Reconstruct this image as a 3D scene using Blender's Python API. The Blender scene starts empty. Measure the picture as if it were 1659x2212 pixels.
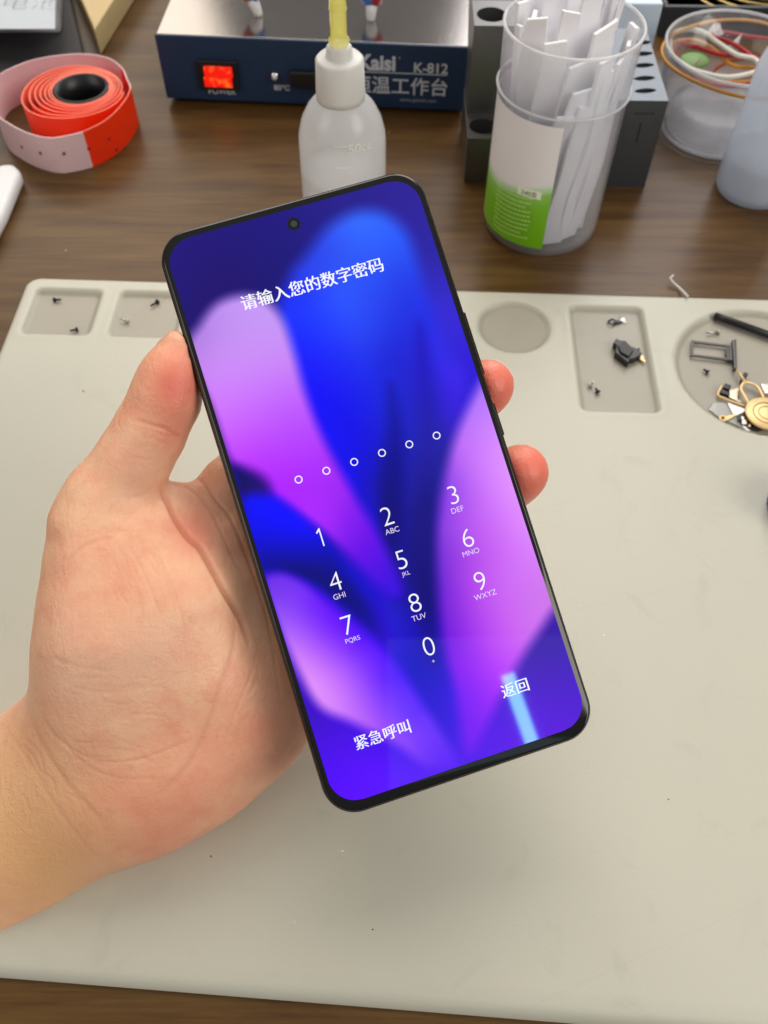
import bpy, bmesh, math, random
import numpy as np
from mathutils import Vector, Matrix
random.seed(7)
S = bpy.context.scene
COL = S.collection

# ------------------------------------------------------------------ camera
F = 1938.0; CX, CY = 829.5, 1106.0; H = 0.2906
th = math.radians(55.07); ro = math.radians(.63)
fw = np.array([0, math.cos(th), -math.sin(th)])
_r0 = np.array([1., 0, 0]); _u0 = np.cross(_r0, fw)
rt = _r0*math.cos(ro) + _u0*math.sin(ro)
up = -_r0*math.sin(ro) + _u0*math.cos(ro)
CAM = np.array([0, 0, H])
cam = bpy.data.cameras.new('camera'); camo = bpy.data.objects.new('camera', cam); COL.objects.link(camo)
M = Matrix.Identity(4)
for i in range(3):
    M[i][0] = rt[i]; M[i][1] = up[i]; M[i][2] = -fw[i]; M[i][3] = CAM[i]
camo.matrix_world = M
cam.sensor_fit = 'VERTICAL'; cam.sensor_height = 24.0; cam.lens = 24.0*F/2212.0
cam.clip_start = .01; cam.clip_end = 50
cam.dof.use_dof = True; cam.dof.focus_distance = .246; cam.dof.aperture_fstop = (cam.lens/1000)/.0015
S.camera = camo

# ------------------------------------------------------------------ light
S.view_settings.view_transform = 'Standard'; S.view_settings.look = 'None'
S.view_settings.exposure = 0; S.view_settings.gamma = 1
wd = bpy.data.worlds.new('World'); S.world = wd; wd.use_nodes = True
wn = wd.node_tree.nodes; wl = wd.node_tree.links
bg = wn['Background']
tc = wn.new('ShaderNodeTexCoord'); sp = wn.new('ShaderNodeSeparateXYZ'); cr = wn.new('ShaderNodeValToRGB')
wl.new(tc.outputs['Generated'], sp.inputs[0])
mr = wn.new('ShaderNodeMapRange'); mr.inputs[1].default_value = -1; mr.inputs[2].default_value = 1
wl.new(sp.outputs['Z'], mr.inputs[0]); wl.new(mr.outputs[0], cr.inputs[0]); wl.new(cr.outputs[0], bg.inputs[0])
e = cr.color_ramp.elements
e[0].position = .45; e[0].color = (.40, .35, .30, 1)
e[1].position = .97; e[1].color = (.40, .385, .36, 1)
x = e.new(.52); x.color = (.12, .11, .105, 1)
x = e.new(.80); x.color = (.24, .235, .23, 1)
bg.inputs[1].default_value = .85


def area(name, loc, target, sx, sy, power, color):
    l = bpy.data.lights.new(name, 'AREA'); l.shape = 'RECTANGLE'; l.size = sx; l.size_y = sy
    l.energy = power; l.color = color
    o = bpy.data.objects.new(name, l); COL.objects.link(o); o.location = loc
    d = Vector(target) - Vector(loc); o.rotation_euler = d.to_track_quat('-Z', 'Y').to_euler()
    return o


area('ceiling_light', (.05, 1.0, 1.25), (0, .3, 0), 1.3, .9, 13.0, (1, .935, .84))
area('room_fill', (-1.30, -.45, .95), (0, .25, .05), 1.0, 1.0, 6.5, (1, .88, .76))  # added fill from the camera's left, brightens the hand; no known window
area('room_fill', (1.25, -.45, 1.0), (0, .25, .05), .9, 1.0, 13.0, (1, .94, .84))  # added fill from the camera's right, makes up for the dimmer world
area('back_window', (-.60, 1.5, .75), (0, .5, .1), .70, .85, 4.0, (1, .90, .78))
area('back_window', (.42, 1.5, .75), (0, .5, .1), .66, .85, 6.5, (.97, .95, .96))


# ------------------------------------------------------------------ pixel helpers (photo shown 1659 x 2212)
def ray(x, y): return fw + rt*(x-CX)/F - up*(y-CY)/F
def W(x, y, d): return CAM + d*ray(x, y)
def G(x, y, z=0.):
    d = ray(x, y); return CAM + d*(z-H)/d[2]
def PY(x, y, Y):
    d = ray(x, y); return CAM + d*Y/d[1]
def plane_hit(x, y, p0, n):
    d = ray(x, y); return CAM + d*(np.dot(p0-CAM, n)/np.dot(d, n))
def pj(p):
    q = np.asarray(p) - CAM; z = q@fw
    return np.stack([CX+F*(q@rt)/z, CY-F*(q@up)/z, z], -1)
def cyl_hit(px, py, X, Y, r):
    d = ray(px, py); a = d[0]**2+d[1]**2; ox, oy = CAM[0]-X, CAM[1]-Y
    b = 2*(ox*d[0]+oy*d[1]); c = ox*ox+oy*oy-r*r; D = max(b*b-4*a*c, 0)
    t = (-b-math.sqrt(D))/(2*a); p = CAM+d*t
    return math.atan2(p[1]-Y, p[0]-X), p[2]


def lin(c):
    c = np.asarray(c, float)/255
    return np.where(c <= .04045, c/12.92, ((c+.055)/1.055)**2.4)
def L(r, g, b): return tuple(lin((r, g, b))) + (1,)


# ------------------------------------------------------------------ materials
def mat(name, color, rough=.5, metal=0., **kw):
    m = bpy.data.materials.new(name); m.use_nodes = True
    p = m.node_tree.nodes['Principled BSDF']
    c = tuple(color); c = c if len(c) == 4 else c+(1,)
    p.inputs['Base Color'].default_value = c; p.inputs['Roughness'].default_value = rough
    p.inputs['Metallic'].default_value = metal
    for k, v in kw.items(): p.inputs[k.replace('_', ' ')].default_value = v
    return m
def nodes(m): return m.node_tree.nodes, m.node_tree.links, m.node_tree.nodes['Principled BSDF']
def mottle(m, scale=40, amount=.12, bump=0., bscale=None, stretch=(1, 1, 1), rough_amt=0., detail=6):
    """gentle procedural variation of colour, roughness and relief"""
    n, l, p = nodes(m)
    t = n.new('ShaderNodeTexCoord'); mp = n.new('ShaderNodeMapping'); mp.inputs['Scale'].default_value = stretch
    l.new(t.outputs['Object'], mp.inputs[0])
    nz = n.new('ShaderNodeTexNoise'); nz.inputs['Scale'].default_value = scale; nz.inputs['Detail'].default_value = detail
    l.new(mp.outputs[0], nz.inputs['Vector'])
    base = p.inputs['Base Color'].default_value[:]
    hs = n.new('ShaderNodeMix'); hs.data_type = 'RGBA'
    hs.inputs[6].default_value = tuple(x*(1-amount) for x in base[:3])+(1,)
    hs.inputs[7].default_value = tuple(min(1, x*(1+amount)) for x in base[:3])+(1,)
    l.new(nz.outputs['Fac'], hs.inputs[0]); l.new(hs.outputs[2], p.inputs['Base Color'])
    if rough_amt:
        r = p.inputs['Roughness'].default_value
        q = n.new('ShaderNodeMapRange'); q.inputs[3].default_value = r-rough_amt; q.inputs[4].default_value = r+rough_amt
        l.new(nz.outputs['Fac'], q.inputs[0]); l.new(q.outputs[0], p.inputs['Roughness'])
    if bump:
        b = n.new('ShaderNodeBump'); b.inputs['Strength'].default_value = bump; b.inputs['Distance'].default_value = .0004
        nb = n.new('ShaderNodeTexNoise'); nb.inputs['Scale'].default_value = bscale or scale*6
        l.new(mp.outputs[0], nb.inputs['Vector']); l.new(nb.outputs['Fac'], b.inputs['Height']); l.new(b.outputs[0], p.inputs['Normal'])
    return m
def emis(name, color, strength=1., **kw):
    m = mat(name, (0, 0, 0, 1), .2, **kw); n, l, p = nodes(m)
    p.inputs['Emission Color'].default_value = tuple(color)[:3]+(1,); p.inputs['Emission Strength'].default_value = strength
    return m
def plastic(name, color, clear, rim=.5, trans=.5, rough=.3, spec=1.):
    """see-through plastic: transparency that thins out towards grazing angles, translucent body, glossy skin"""
    m = bpy.data.materials.new(name); m.use_nodes = True
    n = m.node_tree.nodes; l = m.node_tree.links; n.clear()
    o = n.new('ShaderNodeOutputMaterial')
    d = n.new('ShaderNodeBsdfDiffuse'); d.inputs[0].default_value = color
    tl = n.new('ShaderNodeBsdfTranslucent'); tl.inputs[0].default_value = color
    mx = n.new('ShaderNodeMixShader'); mx.inputs[0].default_value = trans; l.new(d.outputs[0], mx.inputs[1]); l.new(tl.outputs[0], mx.inputs[2])
    tp = n.new('ShaderNodeBsdfTransparent'); tp.inputs[0].default_value = (.97, .98, 1, 1)
    lw = n.new('ShaderNodeLayerWeight'); lw.inputs[0].default_value = .35
    nz = n.new('ShaderNodeTexNoise'); nz.inputs['Scale'].default_value = 60
    t = n.new('ShaderNodeTexCoord'); l.new(t.outputs['Object'], nz.inputs['Vector'])
    q = n.new('ShaderNodeMapRange'); q.inputs[3].default_value = 1-clear; q.inputs[4].default_value = min(1, 1-clear+rim)
    l.new(lw.outputs['Facing'], q.inputs[0])
    ad = n.new('ShaderNodeMath'); ad.operation = 'MULTIPLY_ADD'; ad.inputs[1].default_value = .12; l.new(nz.outputs['Fac'], ad.inputs[0])
    l.new(q.outputs[0], ad.inputs[2])
    sb = n.new('ShaderNodeMath'); sb.operation = 'SUBTRACT'; sb.inputs[1].default_value = .06; sb.use_clamp = True; l.new(ad.outputs[0], sb.inputs[0])
    m2 = n.new('ShaderNodeMixShader'); l.new(sb.outputs[0], m2.inputs[0]); l.new(tp.outputs[0], m2.inputs[1]); l.new(mx.outputs[0], m2.inputs[2])
    g = n.new('ShaderNodeBsdfGlossy'); g.inputs['Roughness'].default_value = rough
    lf = n.new('ShaderNodeLayerWeight'); lf.inputs[0].default_value = .5      # thin sheet: Schlick reflectance, no inner total reflection
    fr = n.new('ShaderNodeMath'); fr.operation = 'POWER'; fr.inputs[1].default_value = 4.5; l.new(lf.outputs['Facing'], fr.inputs[0])
    fm = n.new('ShaderNodeMath'); fm.operation = 'MULTIPLY_ADD'; fm.inputs[1].default_value = .8*spec; fm.inputs[2].default_value = .045*spec; l.new(fr.outputs[0], fm.inputs[0])
    m3 = n.new('ShaderNodeMixShader'); l.new(fm.outputs[0], m3.inputs[0]); l.new(m2.outputs[0], m3.inputs[1]); l.new(g.outputs[0], m3.inputs[2])
    l.new(m3.outputs[0], o.inputs[0])
    return m


# ------------------------------------------------------------------ objects
def empty(name, loc, label, cat, group=None):
    o = bpy.data.objects.new(name, None); COL.objects.link(o); o.location = tuple(loc); o.empty_display_size = .01
    o['label'] = label; o['category'] = cat
    if group: o['group'] = group
    return o
def tag(o, label, cat, group=None):
    o['label'] = label; o['category'] = cat
    if group: o['group'] = group
    return o
def origin_of(parent):
    v = Vector((0, 0, 0)); p = parent
    while p is not None: v += p.location; p = p.parent
    return v
def obj(name, verts, faces, m, parent=None, smooth=False, loc=None, mats=None, fmat=None):
    verts = np.asarray(verts, float)
    if parent is not None and loc is None:
        off = np.array(origin_of(parent)); l = (0, 0, 0)
    else:
        off = verts.mean(0) if loc is None else np.array(loc)
        if loc is None: off[2] = verts[:, 2].min()
        l = tuple(off)
    me = bpy.data.meshes.new(name); me.from_pydata([tuple(v) for v in (verts-off)], [], [tuple(f) for f in faces])
    for k in (mats or [m]): me.materials.append(k)
    if fmat is not None: me.polygons.foreach_set('material_index', list(fmat))
    if smooth: me.polygons.foreach_set('use_smooth', [True]*len(me.polygons))
    me.update()
    o = bpy.data.objects.new(name, me); COL.objects.link(o); o.location = l
    if parent is not None: o.parent = parent
    return o
def bevel(o, w, seg=2, ang=30):
    b = o.modifiers.new('bevel', 'BEVEL'); b.width = w; b.segments = seg; b.limit_method = 'ANGLE'; b.angle_limit = math.radians(ang)
    o.data.polygons.foreach_set('use_smooth', [True]*len(o.data.polygons))
    w_ = o.modifiers.new('normals', 'WEIGHTED_NORMAL')
    return o
def fixn(o):
    bm = bmesh.new(); bm.from_mesh(o.data); bmesh.ops.recalc_face_normals(bm, faces=bm.faces); bm.to_mesh(o.data); bm.free(); return o
def apply_mods(o):
    dg = bpy.context.evaluated_depsgraph_get(); dg.update()
    me = bpy.data.meshes.new_from_object(o.evaluated_get(dg)); old = o.data; o.modifiers.clear(); o.data = me
    return o
def prism(name, pts, z0, z1, m, parent=None, bev=0, **kw):
    """pts: 2-D outline; z0,z1 heights"""
    n = len(pts); v = [(p[0], p[1], z0) for p in pts]+[(p[0], p[1], z1) for p in pts]
    f = [tuple(range(n))[::-1], tuple(range(n, 2*n))]+[(i, (i+1) % n, n+(i+1) % n, n+i) for i in range(n)]
    o = fixn(obj(name, v, f, m, parent, **kw))
    if bev: bevel(o, bev)
    return o
def slab(name, P, thick, m, parent=None, bev=0, direction=None):
    """a plate: 3-D outline P extruded by thick along direction"""
    P = np.asarray(P, float); n = len(P)
    if direction is None:
        direction = np.cross(P[1]-P[0], P[2]-P[1]); direction = direction/np.linalg.norm(direction)
    v = np.vstack([P, P+np.asarray(direction)*thick])
    f = [tuple(range(n))[::-1], tuple(range(n, 2*n))]+[(i, (i+1) % n, n+(i+1) % n, n+i) for i in range(n)]
    o = fixn(obj(name, v, f, m, parent))
    if bev: bevel(o, bev)
    return o
def frame_box(name, o0, ex, ey, lo, hi, m, parent=None, bev=0):
    ex = np.asarray(ex); ey = np.asarray(ey); ez = np.cross(ex, ey)
    v = []
    for k in (lo[2], hi[2]):
        for a, b in ((lo[0], lo[1]), (hi[0], lo[1]), (hi[0], hi[1]), (lo[0], hi[1])):
            v.append(np.asarray(o0)+ex*a+ey*b+ez*k)
    f = [(3, 2, 1, 0), (4, 5, 6, 7), (0, 1, 5, 4), (1, 2, 6, 5), (2, 3, 7, 6), (3, 0, 4, 7)]
    o = fixn(obj(name, v, f, m, parent))
    if bev: bevel(o, bev)
    return o
def lathe(name, prof, X, Y, m, parent=None, n=64, closed=False, z0=0., axis=None, smooth=True):
    v = []; f = []
    for r, z in prof:
        for i in range(n):
            a = 2*math.pi*i/n; v.append((X+r*math.cos(a), Y+r*math.sin(a), z0+z))
    k = len(prof)
    for j in range(k-1+(1 if closed else 0)):
        for i in range(n):
            a, b = j*n+i, j*n+(i+1) % n; c, d = ((j+1) % k)*n+(i+1) % n, ((j+1) % k)*n+i
            f.append((a, b, c, d))
    return obj(name, v, f, m, parent, smooth)
def catmull(P, n=8, closed=False):
    P = [np.asarray(p, float) for p in P]; out = []; N = len(P)
    for i in range(N if closed else N-1):
        if closed: a, b, c, d = P[(i-1) % N], P[i], P[(i+1) % N], P[(i+2) % N]
        else: a, b, c, d = P[max(i-1, 0)], P[i], P[i+1], P[min(i+2, N-1)]
        for k in range(n):
            t = k/n; out.append(.5*((2*b)+(c-a)*t+(2*a-5*b+4*c-d)*t*t+(3*b-3*c+d-a)*t**3))
    if not closed: out.append(P[-1])
    return np.array(out)
def tube(name, P, r, m, parent=None, n=10, closed=False, flat=1.0, caps=True, smooth=True):
    """sweep of a circle (flattened vertically by flat); r scalar or per point"""
    P = np.asarray(P, float); N = len(P); R_ = np.full(N, r) if np.isscalar(r) else np.asarray(r)
    v = []; f = []
    up0 = np.array([0, 0, 1.])
    for i in range(N):
        a = P[(i-1) % N] if (closed or i > 0) else P[i]; b = P[(i+1) % N] if (closed or i < N-1) else P[i]
        t = b-a; t = t/(np.linalg.norm(t)+1e-12)
        s = np.cross(t, up0)
        if np.linalg.norm(s) < .05: s = np.cross(t, [1, 0, 0.])
        s = s/np.linalg.norm(s); w = np.cross(s, t)
        for k in range(n):
            q = 2*math.pi*k/n; v.append(P[i]+R_[i]*(s*math.cos(q)+w*math.sin(q)*flat))
    for i in range(N if closed else N-1):
        for k in range(n):
            f.append((i*n+k, i*n+(k+1) % n, ((i+1) % N)*n+(k+1) % n, ((i+1) % N)*n+k))
    if not closed and caps: f += [tuple(range(n))[::-1], tuple(range((N-1)*n, N*n))]
    return fixn(obj(name, v, f, m, parent, smooth))
def carve(o, cutters):
    for c in cutters:
        b = o.modifiers.new('cut', 'BOOLEAN'); b.operation = 'DIFFERENCE'; b.object = c; b.solver = 'EXACT'
    bpy.context.view_layer.update(); apply_mods(o)
    for c in cutters: bpy.data.objects.remove(c, do_unlink=True)
    return o
def text_geo(body, size, offset=0., extrude=0.):
    cu = bpy.data.curves.new('t', 'FONT'); cu.body = body; cu.size = size; cu.offset = offset; cu.extrude = extrude
    cu.align_x = 'CENTER'; cu.align_y = 'CENTER'; cu.resolution_u = 6
    o = bpy.data.objects.new('t', cu); COL.objects.link(o); bpy.context.view_layer.update()
    dg = bpy.context.evaluated_depsgraph_get(); me = bpy.data.meshes.new_from_object(o.evaluated_get(dg))
    v = np.array([tuple(q.co) for q in me.vertices]).reshape(-1, 3); f = [tuple(p.vertices) for p in me.polygons]
    bpy.data.objects.remove(o, do_unlink=True); bpy.data.curves.remove(cu); bpy.data.meshes.remove(me)
    if len(v):
        c = (v.max(0)+v.min(0))/2; v[:, :2] -= c[:2]
    return v, f
def put_text(name, body, size, m, parent, o0, ex, ey, lift=.0001, offset=0., sx=1., height=None):
    v, f = text_geo(body, size, offset)
    if height: v = v*(height/np.ptp(v[:, 1]))
    ex = np.asarray(ex); ey = np.asarray(ey); ez = np.cross(ex, ey)
    w = np.asarray(o0)+v[:, :1]*sx*ex+v[:, 1:2]*ey+ez*lift
    return obj(name, w, f, m, parent)
def set_attr(o, name, cols):
    a = o.data.color_attributes.new(name, 'FLOAT_COLOR', 'POINT')
    c = np.ones((len(o.data.vertices), 4), np.float32); c[:, :cols.shape[1]] = cols
    a.data.foreach_set('color', c.ravel())


# ------------------------------------------------------------------ the table
m_wood = mat('walnut_laminate', (.1, .05, .02), .31, Specular_IOR_Level=.26)
n, l, p = nodes(m_wood)
t = n.new('ShaderNodeTexCoord'); mp = n.new('ShaderNodeMapping'); mp.inputs['Scale'].default_value = (5, 46, 1); mp.inputs['Rotation'].default_value = (0, 0, .03)
l.new(t.outputs['Object'], mp.inputs[0])
n1 = n.new('ShaderNodeTexNoise'); n1.inputs['Scale'].default_value = 2.2; n1.inputs['Detail'].default_value = 9; n1.inputs['Roughness'].default_value = .62; n1.inputs['Distortion'].default_value = .35
l.new(mp.outputs[0], n1.inputs['Vector'])
mp2 = n.new('ShaderNodeMapping'); mp2.inputs['Scale'].default_value = (14, 420, 1); l.new(t.outputs['Object'], mp2.inputs[0])
n2 = n.new('ShaderNodeTexNoise'); n2.inputs['Scale'].default_value = 2; n2.inputs['Detail'].default_value = 5; l.new(mp2.outputs[0], n2.inputs['Vector'])
ma = n.new('ShaderNodeMath'); ma.operation = 'MULTIPLY_ADD'; ma.inputs[1].default_value = .35; l.new(n2.outputs['Fac'], ma.inputs[0]); l.new(n1.outputs['Fac'], ma.inputs[2])
rp = n.new('ShaderNodeValToRGB'); l.new(ma.outputs[0], rp.inputs[0])
E_ = rp.color_ramp.elements
E_[0].position = .40; E_[0].color = L(60, 40, 18); E_[1].position = .95; E_[1].color = L(108, 82, 45)
x = E_.new(.60); x.color = L(81, 56, 27); x = E_.new(.76); x.color = L(95, 69, 36)
l.new(rp.outputs[0], p.inputs['Base Color'])
b = n.new('ShaderNodeBump'); b.inputs['Strength'].default_value = .12; b.inputs['Distance'].default_value = .0004
l.new(ma.outputs[0], b.inputs['Height']); l.new(b.outputs[0], p.inputs['Normal'])
tb = prism('tabletop', [(-.8, -.35), (.8, -.35), (.8, 1.05), (-.8, 1.05)], -.03, 0, m_wood, loc=(0, 0, 0)); tb['kind'] = 'structure'

# ------------------------------------------------------------------ silicone work mat (height field)
yaw = math.radians(-1.575); e1 = np.array([math.cos(yaw), math.sin(yaw)]); e2 = np.array([-math.sin(yaw), math.cos(yaw)])
ZM, ZF = .0032, .0009
def mc(px, py, z=ZM):
    g = G(px, py, z)[:2]; return np.array([g@e1, g@e2])
A_ = mc(75, 597); B_ = mc(1659, 645); C_ = mc(0, 2109.5); D_ = mc(878, 2180); LF = mc(8, 716)
m_x0 = (A_[0]+LF[0])/2-.001; m_x1 = m_x0+.45; m_y1 = (A_[1]+B_[1])/2; m_y0 = C_[1]; fslope = (D_[1]-C_[1])/(D_[0]-C_[0])   # the soft mat lies a little askew: its front edge runs off to the right
def rect_of(*pts):
    q = np.array([mc(*s) for s in pts]); xs = np.sort(q[:, 0]); ys = np.sort(q[:, 1])
    return xs[:2].mean(), xs[2:].mean(), ys[:2].mean(), ys[2:].mean()
rects = [rect_of((80, 625), (222, 628), (188, 720), (45, 720)), rect_of((258, 630), (402, 633), (375, 727), (238, 725)),
         rect_of((1232, 662), (1384, 666), (1425, 890), (1257, 884))]
cc = mc(1111, 705); cr_ = (mc(1187, 705)[0]-mc(1035, 705)[0])/2
bp = np.array([mc(*s) for s in ((1458.6, 756.5), (1482.5, 833.6), (1531.5, 882.7), (1601.6, 927.5), (1659, 941.5), (1552.6, 679.3), (1510.5, 690.5), (1594.6, 675))])
sol = np.linalg.lstsq(np.c_[2*bp, np.ones(len(bp))], (bp**2).sum(1), rcond=None)[0]
bc = sol[:2]; br = math.sqrt(sol[2]+bc@bc)
gx = np.unique(np.r_[np.arange(m_x0, m_x1, .0011), m_x1]); gy = np.unique(np.r_[np.arange(m_y0, m_y1-.11, .004), np.arange(m_y1-.11, m_y1, .0011), m_y1])
XX, YY = np.meshgrid(gx, gy)
def rrect_sd(x, y, x0, x1, y0, y1, r):
    dx = np.abs(x-(x0+x1)/2)-((x1-x0)/2-r); dy = np.abs(y-(y0+y1)/2)-((y1-y0)/2-r)
    return np.hypot(np.maximum(dx, 0), np.maximum(dy, 0))+np.minimum(np.maximum(dx, dy), 0)-r
rec = np.full(XX.shape, 1.)
for R_ in rects: rec = np.minimum(rec, rrect_sd(XX, YY, *R_, .0025))
rec = np.minimum(rec, np.hypot(XX-cc[0], YY-cc[1])-cr_); rec = np.minimum(rec, np.hypot(XX-bc[0], YY-bc[1])-br)
s = np.clip(-rec/.0020+.5, 0, 1); s = s*s*(3-2*s)
Z = ZM-(ZM-ZF)*s; thin = s.copy()
Z = Z+.00016*np.exp(-((rec-.0022)/.0022)**2)          # moulded lip round every recess
out = rrect_sd(XX, YY, m_x0, m_x1, m_y0, m_y1, .007)
ed = np.clip(1+out/.0018, 0, 1); Z = Z-.0016*ed**2
ybk = m_y1-.11; yfr = C_[1]+fslope*(XX-C_[0])
YY = np.where(YY < ybk, ybk+(YY-ybk)*(ybk-yfr)/(ybk-m_y0), YY)
ny, nx = XX.shape
V = np.stack([XX*e1[0]+YY*e2[0], XX*e1[1]+YY*e2[1], Z], -1).reshape(-1, 3)
inside = (out < .0005)
F_ = []
for j in range(ny-1):
    for i in range(nx-1):
        if inside[j, i] and inside[j, i+1] and inside[j+1, i] and inside[j+1, i+1]:
            a = j*nx+i; F_.append((a, a+1, a+nx+1, a+nx))
# skirt round the sheet
from collections import Counter
ec = {}
for f in F_:
    for k in range(4):
        a, b = f[k], f[(k+1) % 4]
        if (b, a) in ec: del ec[(b, a)]
        else: ec[(a, b)] = 1
bv = {}; V = list(map(tuple, V))
for (a, b) in list(ec):
    for q in (a, b):
        if q not in bv: bv[q] = len(V); V.append((V[q][0], V[q][1], .0002))
    F_.append((b, a, bv[a], bv[b]))
m_sil = mat('warm_grey_silicone', L(200, 196, 178), .38, Specular_IOR_Level=.45); n, l, p = nodes(m_sil)
at = n.new('ShaderNodeAttribute'); at.attribute_name = 'silicone'; t = n.new('ShaderNodeTexCoord'); nz = n.new('ShaderNodeTexNoise'); nz.inputs['Scale'].default_value = 7; nz.inputs['Detail'].default_value = 4
l.new(t.outputs['Object'], nz.inputs['Vector']); hm = n.new('ShaderNodeMapRange'); hm.inputs[3].default_value = .90; hm.inputs[4].default_value = 1.09; l.new(nz.outputs['Fac'], hm.inputs[0])
ns = n.new('ShaderNodeTexNoise'); ns.inputs['Scale'].default_value = 38; ns.inputs['Detail'].default_value = 8; ns.inputs['Roughness'].default_value = .6; ns.inputs['Distortion'].default_value = 1.2; l.new(t.outputs['Object'], ns.inputs['Vector'])
st_ = n.new('ShaderNodeMapRange'); st_.inputs[1].default_value = .58; st_.inputs[2].default_value = .72; st_.inputs[3].default_value = 1; st_.inputs[4].default_value = .93; l.new(ns.outputs['Fac'], st_.inputs[0])
wv = n.new('ShaderNodeTexVoronoi'); wv.feature = 'DISTANCE_TO_EDGE'; wv.inputs['Scale'].default_value = 9; wv.inputs['Randomness'].default_value = 1; mpw = n.new('ShaderNodeMapping'); mpw.inputs['Scale'].default_value = (.35, 1.6, 1); mpw.inputs['Rotation'].default_value = (0, 0, .6); l.new(t.outputs['Object'], mpw.inputs[0]); l.new(mpw.outputs[0], wv.inputs['Vector'])
sc_ = n.new('ShaderNodeMapRange'); sc_.inputs[2].default_value = .0022; sc_.inputs[3].default_value = .955; sc_.inputs[4].default_value = 1; l.new(wv.outputs['Distance'], sc_.inputs[0])
m1_ = n.new('ShaderNodeMath'); m1_.operation = 'MULTIPLY'; l.new(hm.outputs[0], m1_.inputs[0]); l.new(st_.outputs[0], m1_.inputs[1])
m2_ = n.new('ShaderNodeMath'); m2_.operation = 'MULTIPLY'; l.new(m1_.outputs[0], m2_.inputs[0]); l.new(sc_.outputs[0], m2_.inputs[1])
vm = n.new('ShaderNodeVectorMath'); vm.operation = 'SCALE'; l.new(at.outputs['Color'], vm.inputs[0]); l.new(m2_.outputs[0], vm.inputs['Scale']); l.new(vm.outputs[0], p.inputs['Base Color'])
nz = n.new('ShaderNodeTexNoise'); nz.inputs['Scale'].default_value = 900; l.new(t.outputs['Object'], nz.inputs['Vector'])
b = n.new('ShaderNodeBump'); b.inputs['Strength'].default_value = .12; b.inputs['Distance'].default_value = .0004; l.new(nz.outputs['Fac'], b.inputs['Height']); l.new(b.outputs[0], p.inputs['Normal'])
used = sorted({i for f in F_ for i in f}); remap = {u: k for k, u in enumerate(used)}
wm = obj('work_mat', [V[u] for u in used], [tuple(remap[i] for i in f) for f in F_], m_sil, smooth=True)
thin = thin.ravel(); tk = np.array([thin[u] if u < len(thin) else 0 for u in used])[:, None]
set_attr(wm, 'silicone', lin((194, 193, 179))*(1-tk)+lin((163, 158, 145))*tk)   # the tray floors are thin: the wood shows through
tag(wm, 'pale grey silicone repair mat with recessed trays lying on the wooden table', 'work mat')


def on_mat(px, py, z=None): return G(px, py, ZM if z is None else z)

# ------------------------------------------------------------------ heating station
m_blue = mottle(mat('blue_powder_coat', L(29, 54, 86), .42), 60, .06, .15, 1500)
m_navy = mat('dark_blue_edge', L(20, 34, 62), .4)
m_plate = mottle(mat('brushed_aluminium_plate', L(178, 172, 168), .13, .95), 30, .06, .05, 60, (4, 60, 4), .03)
m_white_ink = mat('white_print', L(205, 212, 222), .5)
m_black = mottle(mat('black_plastic', (.012, .012, .014), .38), 60, .2)
m_chrome = mat('chrome', (.75, .75, .76), .15, 1.)
A = G(362, 209, .003); B = G(985, 236, .003); hx = (B-A); hw = np.linalg.norm(hx); hx /= hw
hw = .1705
hy = np.array([-hx[1], hx[0], 0]); hz = np.array([0, 0, 1.])
def hf(px, py): return plane_hit(px, py, A, hy)
HT = hf(333, 74)[2]
ht = empty('heating_station', A+hx*hw/2-hz*.003, 'dark blue box heater with glowing red switch and silver top plate, behind the dropper bottle', 'heater')
def hb(name, lo, hi, m, bev=0, parent=ht): return frame_box(name, A-hz*.003, hx, hy, lo, hi, m, parent, bev)
hb('case', (0, .0008, .003), (hw, .13, HT-.0012), m_blue, .0008)
hb('front_panel', (-.0002, -.0012, .0028), (hw+.0002, .0006, HT+.0004), m_blue, .0005)
hb('top_plate', (.0006, .001, HT-.001), (hw-.0006, .1295, HT+.0001), m_plate, .0003)
for a, c in ((.012, .012), (hw-.012, .012), (.012, .115), (hw-.012, .115)):
    pc = A+hx*a+hy*c; lathe('foot', [(0, 0), (.006, 0), (.006, .0031), (0, .0031)], pc[0], pc[1], m_black, ht, 20)
FP = A-hy*.0013
def hp(px, py): return plane_hit(px, py, FP, hy)
def face_box(name, x0, y0, x1, y1, t0, t1, m, parent, bev=.0004):
    a = hp((x0+x1)/2, (y0+y1)/2); w = np.linalg.norm((hp(x1, (y0+y1)/2)-hp(x0, (y0+y1)/2))[:2]); h_ = hp((x0+x1)/2, y0)[2]-hp((x0+x1)/2, y1)[2]
    return frame_box(name, a, hx, hz, (-w/2, -h_/2, t0), (w/2, h_/2, t1), m, parent, bev)
m_red = mat('red_lit_rocker', (.5, .01, .005), .25)
n, l, p = nodes(m_red); t = n.new('ShaderNodeTexCoord'); nz = n.new('ShaderNodeTexNoise'); nz.inputs['Scale'].default_value = 260
l.new(t.outputs['Object'], nz.inputs['Vector']); q = n.new('ShaderNodeValToRGB'); l.new(nz.outputs['Fac'], q.inputs[0])
q.color_ramp.elements[0].position = .48; q.color_ramp.elements[0].color = (.72, .008, .004, 1); q.color_ramp.elements[1].position = .72; q.color_ramp.elements[1].color = (1, .16, .02, 1)
l.new(q.outputs[0], p.inputs['Emission Color']); p.inputs['Emission Strength'].default_value = 1.0
sw = face_box('power_switch', 429, 129, 515, 191, 0, .0022, m_black, ht, .0006)
face_box('rocker', 443, 139, 503, 162, .0012, .0036, m_red, sw, .0005)
face_box('rocker', 443, 162.6, 503, 184, .0012, .0027, m_red, sw, .0005)
put_text('power_lettering', 'POWER', .003, m_white_ink, ht, hp(480, 197), hx, hz, .0002, .00006, height=hp(480, 191)[2]-hp(480, 203)[2])
led = hp(594, 163)
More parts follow.
